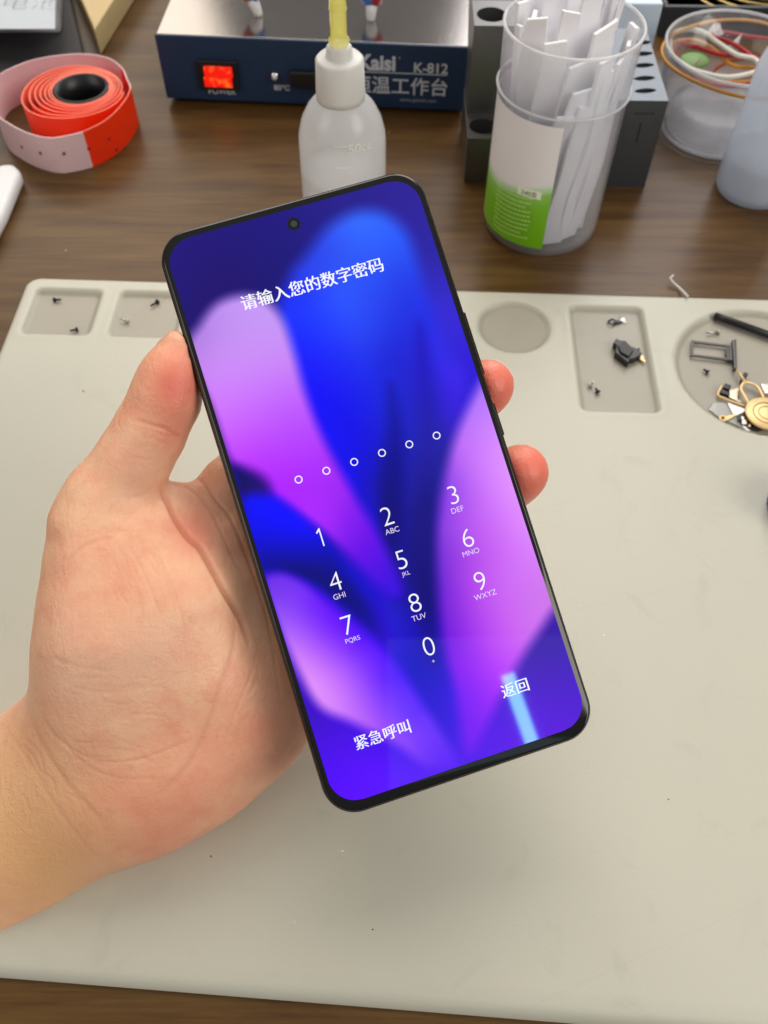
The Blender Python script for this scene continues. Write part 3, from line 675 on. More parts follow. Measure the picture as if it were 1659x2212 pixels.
def mark(px, py):
    d = ray(px, py)
    best = None
    for i in range(0, tot*6//10):
        a, b = O[i], O[(i+1) % tot]; M_ = np.array([[d[0], a[0]-b[0]], [d[1], a[1]-b[1]]])
        try: s, u_ = np.linalg.solve(M_, a-CAM[:2])
        except Exception: continue
        if s > 0 and -.01 <= u_ <= 1.01 and (best is None or s < best[0]): best = (s, b-a)
    if best is None: return
    c = CAM+d*best[0]; T = np.r_[best[1], 0]; T /= np.linalg.norm(T); nn = np.cross(T, [0, 0, 1])
    if nn@d > 0: nn = -nn
    c = c+nn*.0005
    tube('punch_mark', [c-nn*.0004, c], .00095, mat('dark_red_ink', L(150, 24, 50), .5), roll, 10)
for q in ((48, 317), (88, 330), (138, 331), (191, 320), (250, 322), (234, 299)): mark(*q)

# ------------------------------------------------------------------ things at the far left
m_case = mottle(mat('black_fabric_case', L(38, 36, 38), .7), 120, .2, .4, 900)
q = [G(x, y, .012)[:2] for x, y in ((-160, 165), (190, 155), (140, -60), (-200, -60))]
bk = prism('black_case', [q[0], q[1], q[2], q[3]], 0, .012, m_case, bev=.003)
tag(bk, 'flat black case under the clear battery box, top left', 'case')
m_clear = plastic('clear_case_plastic', (.75, .75, .78, 1), .80, .5, .4, .1, 1.2)
zq = .0125
q = [G(x, y, zq)[:2] for x, y in ((-120, 76), (136, 74), (140, -60), (-120, -60))]
bx = empty('clear_box', (q[1][0]-.03, q[1][1]+.02, zq), 'clear plastic box with a handwritten white label, on the black case', 'plastic box')
prism('shell', q, zq, zq+.016, m_clear, bx, .003)
lq = [G(x, y, zq+.0166)[:2] for x, y in ((-120, 62), (119, 62), (119, -60), (-120, -60))]
prism('paper_label', lq, zq+.0162, zq+.0166, mottle(mat('label_paper', L(186, 194, 202), .6), 40, .04), bx)
put_text('handwriting', '电池', .02, mat('pen_ink', L(50, 56, 70), .5), bx, G(70, 6, zq+.0167), (1, 0, 0), (0, 1, 0), .0002, -.0006, height=.0150)
bx.children[1].name = 'paper_label'
m_bei = mottle(mat('beige_card', L(200, 176, 128), .6), 60, .06, .3, 200)
c0 = G(218, 121)[:2]; cA = G(292, 0)[:2]; dA = (cA-c0)/np.linalg.norm(cA-c0)
zbq = .016; t0 = G(192, 108, zbq)[:2]; t1 = G(147, 0, zbq)[:2]; dB = (t1-t0)/np.linalg.norm(t1-t0)
bb = prism('card_carton', [c0, c0+dA*.16, c0+dA*.16+dB*.02, c0+dB*.16, c0+dB*.004], 0, zbq, m_bei, bev=.0012)
tag(bb, 'beige cardboard carton with its corner pointing at the tape roll', 'carton')
q = [G(x, y, .012)[:2] for x, y in ((-30, 350), (0, 341), (22, 338), (40, 354), (4, 440), (-60, 560), (-120, 520))]
wt = prism('white_stick', q, 0, .009, m_wpl, bev=.003)
tag(wt, 'white rounded plastic handle at the left edge below the tape roll', 'handle')

# ------------------------------------------------------------------ small parts on the mat
m_steel = mottle(mat('steel', (.6, .58, .54), .3, .9), 90, .1)
m_blk = mottle(mat('black_oxide', (.03, .03, .04), .4, .4), 90, .2)
m_gold = mottle(mat('gold_plated_steel', L(240, 208, 150), .4, .35), 70, .06)
def screw(px, py, ang, lean, ln, m, label):
    b0 = G(px, py, ZF+.001)
    o = empty('screw', (b0[0], b0[1], ZF), label, 'screw', 'tiny screws in the mat recesses')
    dv = np.array([math.cos(ang)*math.cos(lean), math.sin(ang)*math.cos(lean), math.sin(lean)])
    tube('head', [b0, b0+dv*.0007], [.0012, .0011], m, o, 14); tube('shank', [b0+dv*.0007, b0+dv*ln], [.00055, .00045], m, o, 8)
screw(116, 648, .0, .1, .0035, m_blk, 'tiny dark screw at the top of the leftmost mat recess')
screw(168, 711, 3.6, .1, .0035, m_blk, 'tiny dark screw at the bottom edge of the leftmost mat recess')
screw(341, 651, 4.1, .1, .0045, m_blk, 'tiny dark screw at the top of the second recess, beside the phone')
screw(276, 694, 2.9, .3, .0035, m_steel, 'small silver screw in the second recess from the left')
screw(1553, 718, 3.3, .1, .0060, m_steel, 'silver screw above the SIM tray in the round recess')
screw(1530, 805, 2.4, .2, .0026, m_blk, 'tiny dark screw below the SIM tray in the round recess')
screw(1292, 848, 2.0, .3, .0024, m_blk, 'tiny dark screw at the lower left of the tall rectangular recess')
screw(1275, 832, .5, .8, .0022, m_steel, 'tiny bright screw at the lower left of the tall rectangular recess')
c = G(1322, 696, ZF+.0008)
tag(tube('wire_ring', np.stack([c[0]+.0017*np.cos(a_[::6]), c[1]+.0019*np.sin(a_[::6]), c[2]+.0003*np.sin(a_[::6]*2)], -1), .00035, m_blk, n=6, closed=True), 'tiny dark wire ring at the top of the tall rectangular recess', 'ring')
c = G(1346, 692, ZF)
tag(lathe('silver_washer', [(0, 0), (.0021, 0), (.0022, .0003), (.0021, .0006), (0, .0006)], c[0], c[1], mat('bright_tin', (.85, .88, .9), .3, .6), n=20, z0=ZF), 'tiny bright silver disc beside the dark wire ring', 'disc')
c = G(1334, 698, ZF)
tag(prism('black_chip', [(c[0]-.002, c[1]-.0006), (c[0], c[1]-.001), (c[0]+.002, c[1]), (c[0], c[1]+.001), (c[0]-.001, c[1]+.0006)], ZF, ZF+.0012, m_blk), 'tiny black chip between the wire ring and silver disc', 'chip')
# broken black socket
def crop5(x, y): return (2350+x*.22612)/1.8228, (1150+y*.22612)/1.8228   # detail view -> display coordinates
pts = [(290, 870), (345, 785), (400, 820), (500, 830), (600, 930), (700, 965), (745, 945), (765, 975), (745, 1005), (795, 1045), (770, 1080), (660, 1140), (590, 1150), (550, 1220), (440, 1130), (320, 1030), (350, 910)]
P2 = [G(*crop5(*q_), ZF+.004)[:2] for q_ in pts]
so = empty('socket_part', (P2[0][0]+.004, P2[0][1]-.004, ZF), 'broken black plastic socket with a gold contact in the tall rectangular recess', 'socket')
prism('housing', P2, ZF+.0002, ZF+.0036, m_black, so, .0004)
P3 = [G(*crop5(*q_), ZF+.0046)[:2] for q_ in [(370, 920), (490, 850), (600, 950), (640, 1010), (560, 1120), (420, 1040)]]
prism('cover', P3, ZF+.0036, ZF+.0046, mottle(mat('worn_black', (.03, .028, .026), .5), 200, .3), so, .0003)
P3 = [G(*crop5(*q_), ZF+.002)[:2] for q_ in [(725, 1110), (790, 1085), (820, 1110), (815, 1140), (855, 1190), (830, 1205), (770, 1165)]]
prism('contact', P3, ZF+.001, ZF+.0016, m_gold, so)
# big round recess
def c6(x, y, z=ZF+.001): return G(1426.4+x*.1402, 658.3+y*.1402, z)
rod = tube('black_rod', [c6(835, 165, ZF+.0024), c6(1000, 225, ZF+.0024), c6(2300, 690, ZF+.0024)], .0017, m_black, n=16)
tag(rod, 'thin matt black rod crossing the round recess at the right edge', 'rod')
tr = empty('sim_tray', c6(780, 700, ZF), 'dark grey SIM card tray lying in the round recess', 'SIM tray')
m_tray = mottle(mat('dark_grey_metal_tray', L(84, 82, 82), .35, .7), 90, .1)
oc = [c6(470, 560), c6(1050, 640), c6(1060, 880), c6(460, 800)]
pin = lambda k: sum(oc)/4+(oc[k]-sum(oc)/4)
vv = [np.array(q_) for q_ in oc]; ctr = sum(vv)/4; inn = [ctr+(q_-ctr)*np.array([.87, .74, 1]) for q_ in vv]
V4 = []; 
for z in (0, .0009):
    for q_ in vv: V4.append(q_+np.array([0, 0, z]))
    for q_ in inn: V4.append(q_+np.array([0, 0, z]))
ff = []
for k in range(4):
    j = (k+1) % 4
    ff += [(8+k, 8+j, 12+j, 12+k), (k, 4+k, 4+j, j), (k, j, 8+j, 8+k), (4+k, 12+k, 12+j, 4+j)]
bevel(fixn(obj('frame', V4, ff, m_tray, tr)), .00015, 1)
fl = [c6(1085, 580), c6(1150, 575), c6(1162, 1020), c6(1118, 1030)]
slab('flange', [q_+np.array([0, 0, -.0005]) for q_ in fl], .0024, m_tray, tr, .0003, (0, 0, 1))
slab('bridge', [c6(1052, 650), c6(1090, 655), c6(1098, 880), c6(1058, 872)], .001, m_tray, tr, 0, (0, 0, 1))
slab('contact_tab', [c6(1000, 700, ZF+.0012), c6(1045, 690, ZF+.0012), c6(1050, 830, ZF+.0012), c6(1000, 790, ZF+.0012)], .0006, m_black, tr, 0, (0, 0, 1))
# gold ejector tool
ej = empty('ejector_tool', c6(1640, 1680, ZF), 'gold SIM ejector tool with an oval loop and engraved disc', 'ejector tool')
zt2 = ZF+.0028
tube('pin', [c6(1175, 985, zt2), c6(1240, 1090, zt2), c6(1305, 1200, zt2)], [.0003, .0005, .0007], m_gold, ej, 10)
tube('loop', catmull([c6(*q_, zt2) for q_ in [(1305, 1200), (1255, 1245), (1245, 1310), (1300, 1410), (1360, 1510), (1470, 1540), (1600, 1490), (1560, 1370), (1500, 1270), (1420, 1220)]], 8, True), .0007, m_gold, ej, 10, True, .7)
dc = c6(1640, 1680, zt2)
lathe('disc', [(0, -.0006), (.0088, -.0006), (.009, -.0003), (.009, .0004), (.0088, .0006), (0, .0006)], dc[0], dc[1], m_gold, ej, 48, z0=zt2)
m_eng = mat('engraved_gold', L(150, 118, 78), .5, .6)
tube('engraved_ring', np.stack([dc[0]+.0058*np.cos(a_), dc[1]+.0058*np.sin(a_), a_*0+zt2+.00062], -1), .00022, m_eng, ej, 6, True)
tube('engraved_ring', np.stack([dc[0]+.0036*np.cos(a_), dc[1]+.0036*np.sin(a_), a_*0+zt2+.00062], -1), .0002, m_eng, ej, 6, True)
br_ = empty('metal_bracket', c6(1000, 1400, ZF), 'gold-edged metal bracket with two black foam pads, left of the ejector disc', 'bracket')
tube('edge_wire', catmull([c6(*q_, ZF+.0016) for q_ in [(945, 1250), (890, 1390), (1000, 1450), (1150, 1510), (1300, 1560)]], 6), .0005, m_gold, br_, 8)
slab('foam_pad', [c6(*q_, ZF+.0008) for q_ in [(985, 1240), (1080, 1280), (1050, 1350), (945, 1310)]], .0016, m_black, br_, .0003, (0, 0, 1))
slab('foam_pad', [c6(*q_, ZF+.0008) for q_ in [(935, 1330), (1060, 1390), (1045, 1440), (900, 1390)]], .0016, m_black, br_, .0003, (0, 0, 1))
slab('plate', [c6(*q_, ZF+.0006) for q_ in [(1060, 1330), (1200, 1290), (1240, 1400), (1180, 1420), (1190, 1480), (1290, 1500), (1300, 1550), (1060, 1440)]], .0005, mottle(mat('tin_plate', L(200, 186, 170), .3, .7), 120, .1), br_, .0001, (0, 0, 1))
tag(slab('foam_block', [c6(*q_, ZF) for q_ in [(1265, 1090), (1330, 1120), (1270, 1200), (1240, 1250), (1212, 1235), (1225, 1170)]], .0025, m_black, None, .0003, (0, 0, 1)), 'small black foam block under the ejector pin', 'foam block')
tag(slab('clear_film', [c6(*q_, ZF+.0004) for q_ in [(820, 1525), (1010, 1510), (1160, 1700), (1255, 1900), (905, 1740), (750, 1620)]], .0003, plastic('grey_clear_film', (.5, .5, .48, 1), .45, .3, .3, .08, 1.5), None, 0, (0, 0, 1)), 'piece of clear grey film at the lower edge of the round recess', 'film')
ey = empty('eyelet_tab', c6(960, 1750, ZF), 'small metal tab with a round eyelet lying on the clear film', 'metal tab')
c = c6(962, 1752, ZF+.0012)
tube('eyelet', np.stack([c[0]+.0012*np.cos(a_[::5]), c[1]+.0013*np.sin(a_[::5]), a_[::5]*0+c[2]], -1), .0005, m_gold, ey, 8, True)
slab('tab', [c6(*q_, ZF+.0009) for q_ in [(1000, 1730), (1150, 1690), (1160, 1715), (1020, 1790)]], .0005, m_gold, ey, 0, (0, 0, 1))
bo = empty('circuit_scrap', c6(1300, 1850, ZF), 'dark circuit board scrap with tiny bright chips, under the ejector disc', 'circuit board')
slab('board', [c6(*q_, ZF+.0003) for q_ in [(1165, 1725), (1310, 1685), (1420, 1800), (1600, 1920), (1500, 1960), (1300, 1900), (1230, 1850)]], .0008, mottle(mat('dark_board', L(52, 46, 36), .35), 300, .3), bo, .0001, (0, 0, 1))
for (x_, y_, w, mm) in ((1265, 1755, 22, m_steel), (1290, 1815, 36, m_steel), (1215, 1770, 26, m_blk), (1370, 1870, 18, m_gold), (1480, 1890, 40, m_blk)):
    slab('chip', [c6(x_-w, y_-w, ZF+.0011), c6(x_+w, y_-w, ZF+.0011), c6(x_+w, y_+w, ZF+.0011), c6(x_-w, y_+w, ZF+.0011)], .0006, mm, bo, .0001, (0, 0, 1))
tag(slab('metal_cover', [c6(*q_, ZF+.0006) for q_ in [(1030, 1530), (1110, 1510), (1300, 1620), (1310, 1660), (1165, 1720), (1110, 1690)]], .0006, m_steel, None, .0002, (0, 0, 1)), 'silver metal cover piece between the bracket and circuit scrap', 'metal cover')
tag(slab('metal_cover', [c6(*q_, ZF+.0026) for q_ in [(1530, 1240), (1700, 1240), (1720, 1400), (1600, 1390)]], .001, m_steel, None, .0003, (0, 0, 1)), 'silver metal cover piece right of the ejector loop, at the picture edge', 'metal cover')
tag(slab('white_sliver', [c6(*q_, ZM) for q_ in [(1250, 1870), (1300, 1880), (1380, 1950), (1330, 1950)]], .0004, m_wpl, None, 0, (0, 0, 1)), 'white plastic sliver on the lower rim of the round recess', 'sliver')
# bent white wire on the wood, crumbs
def c4(x, y): return 987.4+x*.4048, 548.6+y*.4048
ww_ = [G(*c4(1155, 112), .004), G(*c4(1137, 128), .003), G(*c4(1150, 150), .002), G(*c4(1190, 185), .001), G(*c4(1230, 226), .0048)]
tag(tube('bent_wire', ww_, .0005, m_wpl, n=8), 'thin bent white wire on the wood behind the mat', 'wire')
def crumb(px, py, s, m, lb, z=ZM, name='crumb', long=1.):
    s = s*.72; c = G(px, py, z); v = []; rr = random.Random(int(px*7+py))
    for k in range(6): v.append((c[0]+s*long*math.cos(k*1.05)*rr.uniform(.6, 1), c[1]+s*math.sin(k*1.05)*rr.uniform(.6, 1), z+.0001))
    v.append((c[0], c[1], z+s*.8)); o = fixn(obj(name, v, [tuple(range(6))[::-1]]+[(k, (k+1) % 6, 6) for k in range(6)], m)); tag(o, lb, 'crumb', 'crumbs and specks on the work surface')
m_rs = mat('red_brown_scrap', L(150, 70, 60), .6); m_ds = mat('dark_speck', L(50, 46, 40), .7); m_ws = mat('white_speck', L(236, 234, 228), .6)
crumb(180, 845, .0007, m_rs, 'red-brown crumb on the mat left of the thumb')
crumb(1304, 1373, .0005, m_ws, 'white speck on the mat right of the phone', long=2.); crumb(805, 2008, .0004, m_ds, 'dark speck on the mat below the phone')
crumb(637, 1991, .0004, m_ws, 'white speck on the mat below the hand, left of the dark one'); crumb(1444, 1727, .0004, m_ds, 'faint speck on the mat right of the phone bottom corner')
crumb(740, 1838, .0005, m_ws, 'white thread on the mat just below the phone corner', long=2.2); crumb(1254, 1308, .0004, m_ws, 'pale speck on the mat beside the right phone edge')
crumb(456, 1850, .0005, m_rs, 'brown speck on the mat beside the heel of the hand'); crumb(1500, 1110, .0003, m_ds, 'dark dot on the mat below the round recess')
crumb(840, 286, .0006, m_ws, 'white speck on the wood right of the needle bottle', z=0); crumb(142, 541, .0005, m_ws, 'white speck on the wood left, above the mat corner', z=0)
crumb(1646, 1190, .0005, m_ws, 'white speck on the mat near the blue cap')
# blue cap at the right edge
c = G(1652, 1100, ZM); 
c = c+np.array([.0007, 0, 0])
cp = empty('bottle_cap', (c[0]+.0125, c[1], ZM), 'blue round bottle cap on the mat at the right picture edge', 'cap')
m_bc = mottle(mat('blue_cap_plastic', L(52, 84, 190), .35), 50, .05)
lathe('cap_shell', [(.0118, 0), (.0122, .0004), (.0116, .013), (.0104, .0145), (0, .0147)], c[0]+.0125, c[1], m_bc, cp, 48, z0=ZM)
for k in range(36):
    a = 2*math.pi*k/36; q_ = np.array([c[0]+.0125+.0121*math.cos(a), c[1]+.0121*math.sin(a), 0])
    tube('grip_rib', [q_+np.array([0, 0, ZM+.001]), q_+np.array([0, 0, ZM+.0115])], .0004, m_bc, cp, 6)

# ------------------------------------------------------------------ the phone
pw, ph, pt = .0767, .1657, .0078
rx, ry, rz = -.0474, .0887, .3013
tcam = np.array([-.00215, .00768, -.24446])
def Rm_():
    cx, sx, cy, sy, cz, sz = math.cos(rx), math.sin(rx), math.cos(ry), math.sin(ry), math.cos(rz), math.sin(rz)
    return np.array([[cz, -sz, 0], [sz, cz, 0], [0, 0, 1]])@np.array([[cy, 0, sy], [0, 1, 0], [-sy, 0, cy]])@np.array([[1, 0, 0], [0, cx, -sx], [0, sx, cx]])
Bc = np.stack([rt, up, -fw], 1); PR = Bc@Rm_(); PO = CAM+Bc@tcam
pex, pey, pez = PR[:, 0], PR[:, 1], PR[:, 2]
def PL(u, v, w=0.): return PO+np.outer(np.atleast_1d(u), pex)+np.outer(np.atleast_1d(v), pey)+np.outer(np.atleast_1d(w)*np.ones(len(np.atleast_1d(u))), pez)
def on_phone(px, py, w=0.):
    p = plane_hit(px, py, PO+pez*w, pez)-PO; return p@pex, p@pey
m_frame = mottle(mat('black_bronze_frame', (.014, .011, .009), .24, 0., Specular_IOR_Level=.55), 80, .06)
m_glass = mat('black_glass', (.004, .004, .005), .06, Specular_IOR_Level=.6)
def rr_outline(w, h, r, n=14):
    P = []
    for cx_, cy_, a0 in ((w/2-r, h/2-r, 0), (-w/2+r, h/2-r, 90), (-w/2+r, -h/2+r, 180), (w/2-r, -h/2+r, 270)):
        for k in range(n+1):
            a = math.radians(a0+90*k/n); P.append((cx_+r*math.cos(a), cy_+r*math.sin(a)))
    return np.array(P)
def loft(name, rings, m, parent, cap0=True, cap1=True):
    v = []; f = []; N = len(rings[0][0])
    for P, w in rings: v += list(PL(P[:, 0], P[:, 1], w))
    for j in range(len(rings)-1):
        for i in range(N): f.append((j*N+i, j*N+(i+1) % N, (j+1)*N+(i+1) % N, (j+1)*N+i))
    if cap0: f.append(tuple(range(N))[::-1])
    if cap1: f.append(tuple(range((len(rings)-1)*N, len(rings)*N)))
    o = fixn(obj(name, v, f, m, parent, True)); w_ = o.modifiers.new('es', 'EDGE_SPLIT'); w_.split_angle = math.radians(45); return o
phone = empty('smartphone', PO, 'black smartphone showing a purple and blue PIN entry screen, held in the hand', 'smartphone')
R0 = .0092
rg = []
for k in range(9):
    a = math.pi*k/8; ins = .0011*(1-math.sin(a)**.8)
    rg.append((rr_outline(pw-2*ins, ph-2*ins, R0-ins), -pt+.0006+(pt-.0012)*(1-math.cos(a))/2))
loft('frame', rg, m_frame, phone)
loft('back_cover', [(rr_outline(pw-.0028, ph-.0028, R0-.0014), -pt), (rr_outline(pw-.0022, ph-.0022, R0-.0011), -pt+.0007)], m_glass, phone)
gl = loft('front_glass', [(rr_outline(pw-.0018, ph-.0018, R0-.0009), -.0007), (rr_outline(pw-.0018, ph-.0018, R0-.0009), -.00035), (rr_outline(pw-.0022, ph-.0022, R0-.0011), -.0001), (rr_outline(pw-.0030, ph-.0030, R0-.0015), 0)], m_glass, phone)
# buttons on the right side
for y0, y1 in ((.0025, .0125), (.0205, .0395)):
    q = [(pw/2-.0003, y0), (pw/2+.0005, y0+.0004), (pw/2+.0005, y1-.0004), (pw/2-.0003, y1)]
    v = list(PL([a for a, _ in q], [b for _, b in q], -.0052))+list(PL([a for a, _ in q], [b for _, b in q], -.0026))
    bevel(fixn(obj('side_button', v, [(3, 2, 1, 0), (4, 5, 6, 7), (0, 1, 5, 4), (1, 2, 6, 5), (2, 3, 7, 6), (3, 0, 4, 7)], m_frame, phone)), .0003)
# rear camera bump, seen only from behind
bmp = loft('camera_bump', [(rr_outline(.026, .034, .005)+np.array([-.020, .058]), -pt-.0012), (rr_outline(.028, .036, .006)+np.array([-.020, .058]), -pt+.0001)], m_frame, phone)

# wallpaper
UI = ()
xl, xr = -pw/2+.0024, pw/2-.0024; yb_, yt_ = -ph/2+.0037, ph/2-.0030
sw_, sh_ = xr-xl, yt_-yb_; rs = .0076; NXs, NYs = 190, 400
uu = np.linspace(xl, xr, NXs); vv_ = np.linspace(yb_, yt_, NYs)
UU, VV = np.meshgrid(uu, vv_)
# squeeze rows so the outline follows the rounded corners
dcy = np.maximum(np.abs(VV-(yb_+yt_)/2)-(sh_/2-rs), 0); cut_ = rs-np.sqrt(np.maximum(rs*rs-dcy**2, 0))
UU = (xl+xr)/2+(UU-(xl+xr)/2)*((sw_/2-cut_)/(sw_/2))
PP = PL(UU.ravel(), VV.ravel(), .00006)
q = pj(PP); sx_, sy_ = q[:, 0], q[:, 1]
def poly_sd(x, y, P):
    P = np.asarray(P, float); d = np.full(x.shape, 1e9); ins = np.zeros(x.shape, bool); N = len(P)
    for i in range(N):
        a, b = P[i], P[(i+1) % N]; ex, ey = b-a; wx, wy = x-a[0], y-a[1]
        t = np.clip((wx*ex+wy*ey)/(ex*ex+ey*ey), 0, 1); d = np.minimum(d, (wx-ex*t)**2+(wy-ey*t)**2)
        c = ((a[1] > y) != (b[1] > y)); 
        with np.errstate(all='ignore'): xi = (b[0]-a[0])*(y-a[1])/(b[1]-a[1]+1e-12)+a[0]
        ins ^= c & (x < xi)
    d = np.sqrt(d); return np.where(ins, -d, d)
def field(x, y, pts, sg=62.):
    """moving least squares: a smooth colour field through a few sampled colours"""
    q_ = np.array([(a, b) for a, b, _ in pts], float); c_ = np.array([c for _, _, c in pts], float)
    dx = q_[None, :, 0]-x[:, None]; dy = q_[None, :, 1]-y[:, None]
    d2 = dx*dx+dy*dy; w = np.exp(-(d2-d2.min(1)[:, None])/(2*sg*sg))
    Bm = np.stack([np.ones_like(dx), dx/sg, dy/sg], -1); A_m = np.einsum('ni,nij,nik->njk', w, Bm, Bm)+np.diag([1e-6, .35, .35])
    r_ = np.einsum('ni,nij,ic->njc', w, Bm, c_); out_ = np.linalg.solve(A_m, r_)[:, 0]
    return np.clip(out_, c_.min(0)-6, c_.max(0)+6)
layers = [
 (None, 0, [(400, 520, (36, 26, 122)), (560, 480, (34, 26, 124)), (500, 590, (34, 22, 110)), (640, 600, (30, 26, 120)), (760, 440, (40, 34, 140)), (870, 410, (48, 36, 150)), (920, 560, (44, 38, 165)),
            (960, 680, (56, 44, 214)), (1010, 800, (48, 30, 214)), (900, 900, (30, 28, 170)), (900, 1100, (26, 26, 130)), (930, 1300, (30, 22, 150)), (800, 1300, (30, 10, 200)), (760, 1400, (70, 20, 240)),
            (900, 1500, (40, 20, 220)), (960, 1600, (60, 20, 225)), (1180, 1400, (62, 34, 170)), (1210, 1500, (76, 24, 205)), (1180, 1580, (90, 20, 220)), (1080, 1600, (92, 20, 235)), (1000, 1640, (80, 20, 235)),
            (760, 1640, (84, 20, 246)), (700, 1600, (70, 20, 226)), (680, 1530, (60, 22, 190)), (840, 1680, (92, 26, 255)), (740, 1710, (88, 20, 255))]),
 # central blue petal
 ([(600, 690), (625, 600), (665, 545), (710, 490), (770, 458), (830, 462), (875, 500), (900, 560), (925, 640), (960, 740), (1010, 830), (990, 950), (955, 1100), (950, 1300), (965, 1500), (960, 1640), (900, 1500), (830, 1330), (770, 1150), (700, 980), (640, 850)], 26,
  [(690, 560, (44, 70, 235)), (780, 500, (52, 104, 255)), (830, 540, (44, 90, 250)), (860, 620, (36, 60, 230)), (740, 640, (46, 90, 255)), (680, 700, (30, 56, 255)), (660, 780, (26, 30, 250)), (700, 900, (20, 12, 244)), (780, 720, (44, 74, 250)),
   (800, 820, (28, 40, 235)), (850, 760, (26, 34, 200)), (900, 700, (34, 46, 226)), (940, 800, (52, 40, 226)), (980, 860, (56, 34, 222)), (900, 860, (26, 30, 176)), (860, 900, (34, 44, 214)), (820, 940, (22, 26, 200)), (770, 960, (24, 20, 240)),
   (900, 980, (30, 34, 186)), (860, 1000, (24, 26, 160)), (935, 980, (38, 34, 150)), (820, 1060, (26, 24, 150)), (790, 1100, (26, 18, 220)), (890, 1080, (30, 32, 160)), (930, 1150, (28, 22, 120)), (870, 1180, (24, 22, 120)), (830, 1180, (22, 22, 205)),
   (900, 1280, (26, 24, 130)), (860, 1260, (28, 22, 170)), (850, 1350, (40, 32, 214)), (920, 1380, (28, 14, 176)), (900, 1450, (20, 8, 190)), (945, 1500, (44, 20, 210))]),
 # dark folds inside it
 ([(905, 700), (925, 760), (940, 850), (948, 950), (940, 1080), (935, 1200), (945, 1330), (935, 1430), (905, 1330), (885, 1180), (900, 1050), (905, 930), (895, 800)], 24, [(915, 800, (34, 28, 190)), (930, 950, (36, 32, 165)), (915, 1100, (28, 24, 128)), (915, 1300, (24, 20, 120)), (930, 1400, (28, 14, 150))]),
 ([(840, 830), (862, 880), (872, 960), (872, 1080), (868, 1200), (880, 1290), (850, 1260), (825, 1160), (820, 1040), (835, 940)], 22, [(855, 900, (24, 26, 165)), (848, 1000, (20, 20, 140)), (850, 1120, (22, 18, 116)), (860, 1250, (26, 22, 140))]),
 # left pink petal
 ([(405, 760), (432, 700), (470, 655), (525, 638), (575, 650), (610, 690), (635, 760), (660, 850), (700, 950), (760, 1060), (820, 1160), (870, 1270), (840, 1290), (780, 1230), (720, 1170), (640, 1110), (580, 1065), (520, 1020), (490, 980), (455, 880)], 20,
  [(440, 720, (176, 128, 226)), (500, 670, (196, 148, 244)), (560, 690, (196, 150, 244)), (480, 780, (206, 146, 246)), (580, 780, (202, 140, 246)), (500, 860, (206, 122, 252)), (600, 860, (196, 104, 252)), (520, 930, (200, 92, 255)), (620, 930, (184, 76, 255)),
   (560, 1000, (184, 52, 255)), (660, 1000, (176, 50, 252)), (620, 1060, (170, 36, 252)), (720, 1060, (160, 40, 244)), (700, 1120, (176, 46, 252)), (760, 1150, (120, 26, 236)), (800, 1210, (88, 14, 226)), (850, 1270, (60, 10, 220))]),
 # dark fold under it
 ([(500, 1010), (560, 1025), (585, 1060), (560, 1095), (520, 1080)], 22, [(540, 1050, (22, 6, 96)), (570, 1060, (50, 10, 130))]),
 # left blue petal
 ([(525, 1085), (580, 1070), (640, 1105), (700, 1160), (740, 1230), (800, 1310), (850, 1400), (800, 1370), (740, 1310), (680, 1260), (600, 1235), (560, 1220)], 20,
  [(560, 1110, (20, 22, 244)), (620, 1130, (18, 14, 255)), (660, 1160, (26, 14, 244)), (560, 1160, (16, 16, 236)), (620, 1190, (8, 10, 214)), (700, 1210, (10, 4, 150)), (600, 1215, (10, 10, 130)), (660, 1240, (12, 6, 90)), (730, 1280, (16, 4, 110)), (790, 1330, (18, 6, 140)), (840, 1390, (50, 14, 210))]),
 # lower left pink petal
 ([(570, 1260), (600, 1238), (650, 1255), (720, 1310), (780, 1360), (850, 1430), (920, 1530), (990, 1640), (985, 1665), (920, 1655), (850, 1605), (760, 1560), (690, 1525), (640, 1440), (600, 1350)], 18,
  [(600, 1270, (112, 52, 232)), (640, 1290, (130, 60, 250)), (620, 1340, (150, 84, 250)), (700, 1340, (110, 30, 250)), (650, 1400, (196, 116, 248)), (720, 1400, (140, 60, 250)), (680, 1450, (222, 136, 250)), (740, 1460, (200, 110, 252)), (800, 1430, (106, 40, 252)),
   (700, 1500, (216, 140, 250)), (780, 1530, (186, 100, 250)), (840, 1520, (110, 50, 250)), (850, 1590, (150, 76, 250)), (920, 1600, (110, 50, 250)), (970, 1650, (90, 30, 245))]),
 # right pink petal
 ([(1062, 800), (1090, 900), (1130, 1020), (1170, 1140), (1215, 1270), (1180, 1340), (1140, 1400), (1100, 1470), (1060, 1550), (1020, 1625), (1000, 1600), (985, 1500), (955, 1380), (942, 1200), (950, 1080), (975, 970), (1010, 880)], 20,
  [(1040, 860, (176, 118, 250)), (1060, 930, (210, 136, 255)), (1000, 960, (190, 110, 246)), (1090, 1020, (222, 146, 255)), (1020, 1020, (206, 116, 252)), (970, 1060, (130, 60, 226)), (1060, 1100, (206, 112, 250)), (1120, 1110, (222, 140, 252)), (990, 1140, (180, 84, 240)),
   (1060, 1180, (196, 90, 240)), (1140, 1200, (214, 124, 250)), (960, 1200, (110, 46, 210)), (1010, 1230, (184, 70, 236)), (1090, 1260, (206, 110, 244)), (1180, 1270, (206, 120, 236)), (1030, 1320, (186, 70, 240)), (970, 1340, (110, 34, 214)), (1130, 1340, (206, 112, 240)),
   (1080, 1380, (200, 90, 244)), (1010, 1420, (150, 36, 244)), (1060, 1450, (176, 50, 250)), (1000, 1500, (120, 24, 244)), (1050, 1530, (140, 30, 246)), (1020, 1600, (112, 24, 240))]),
]
colr = None
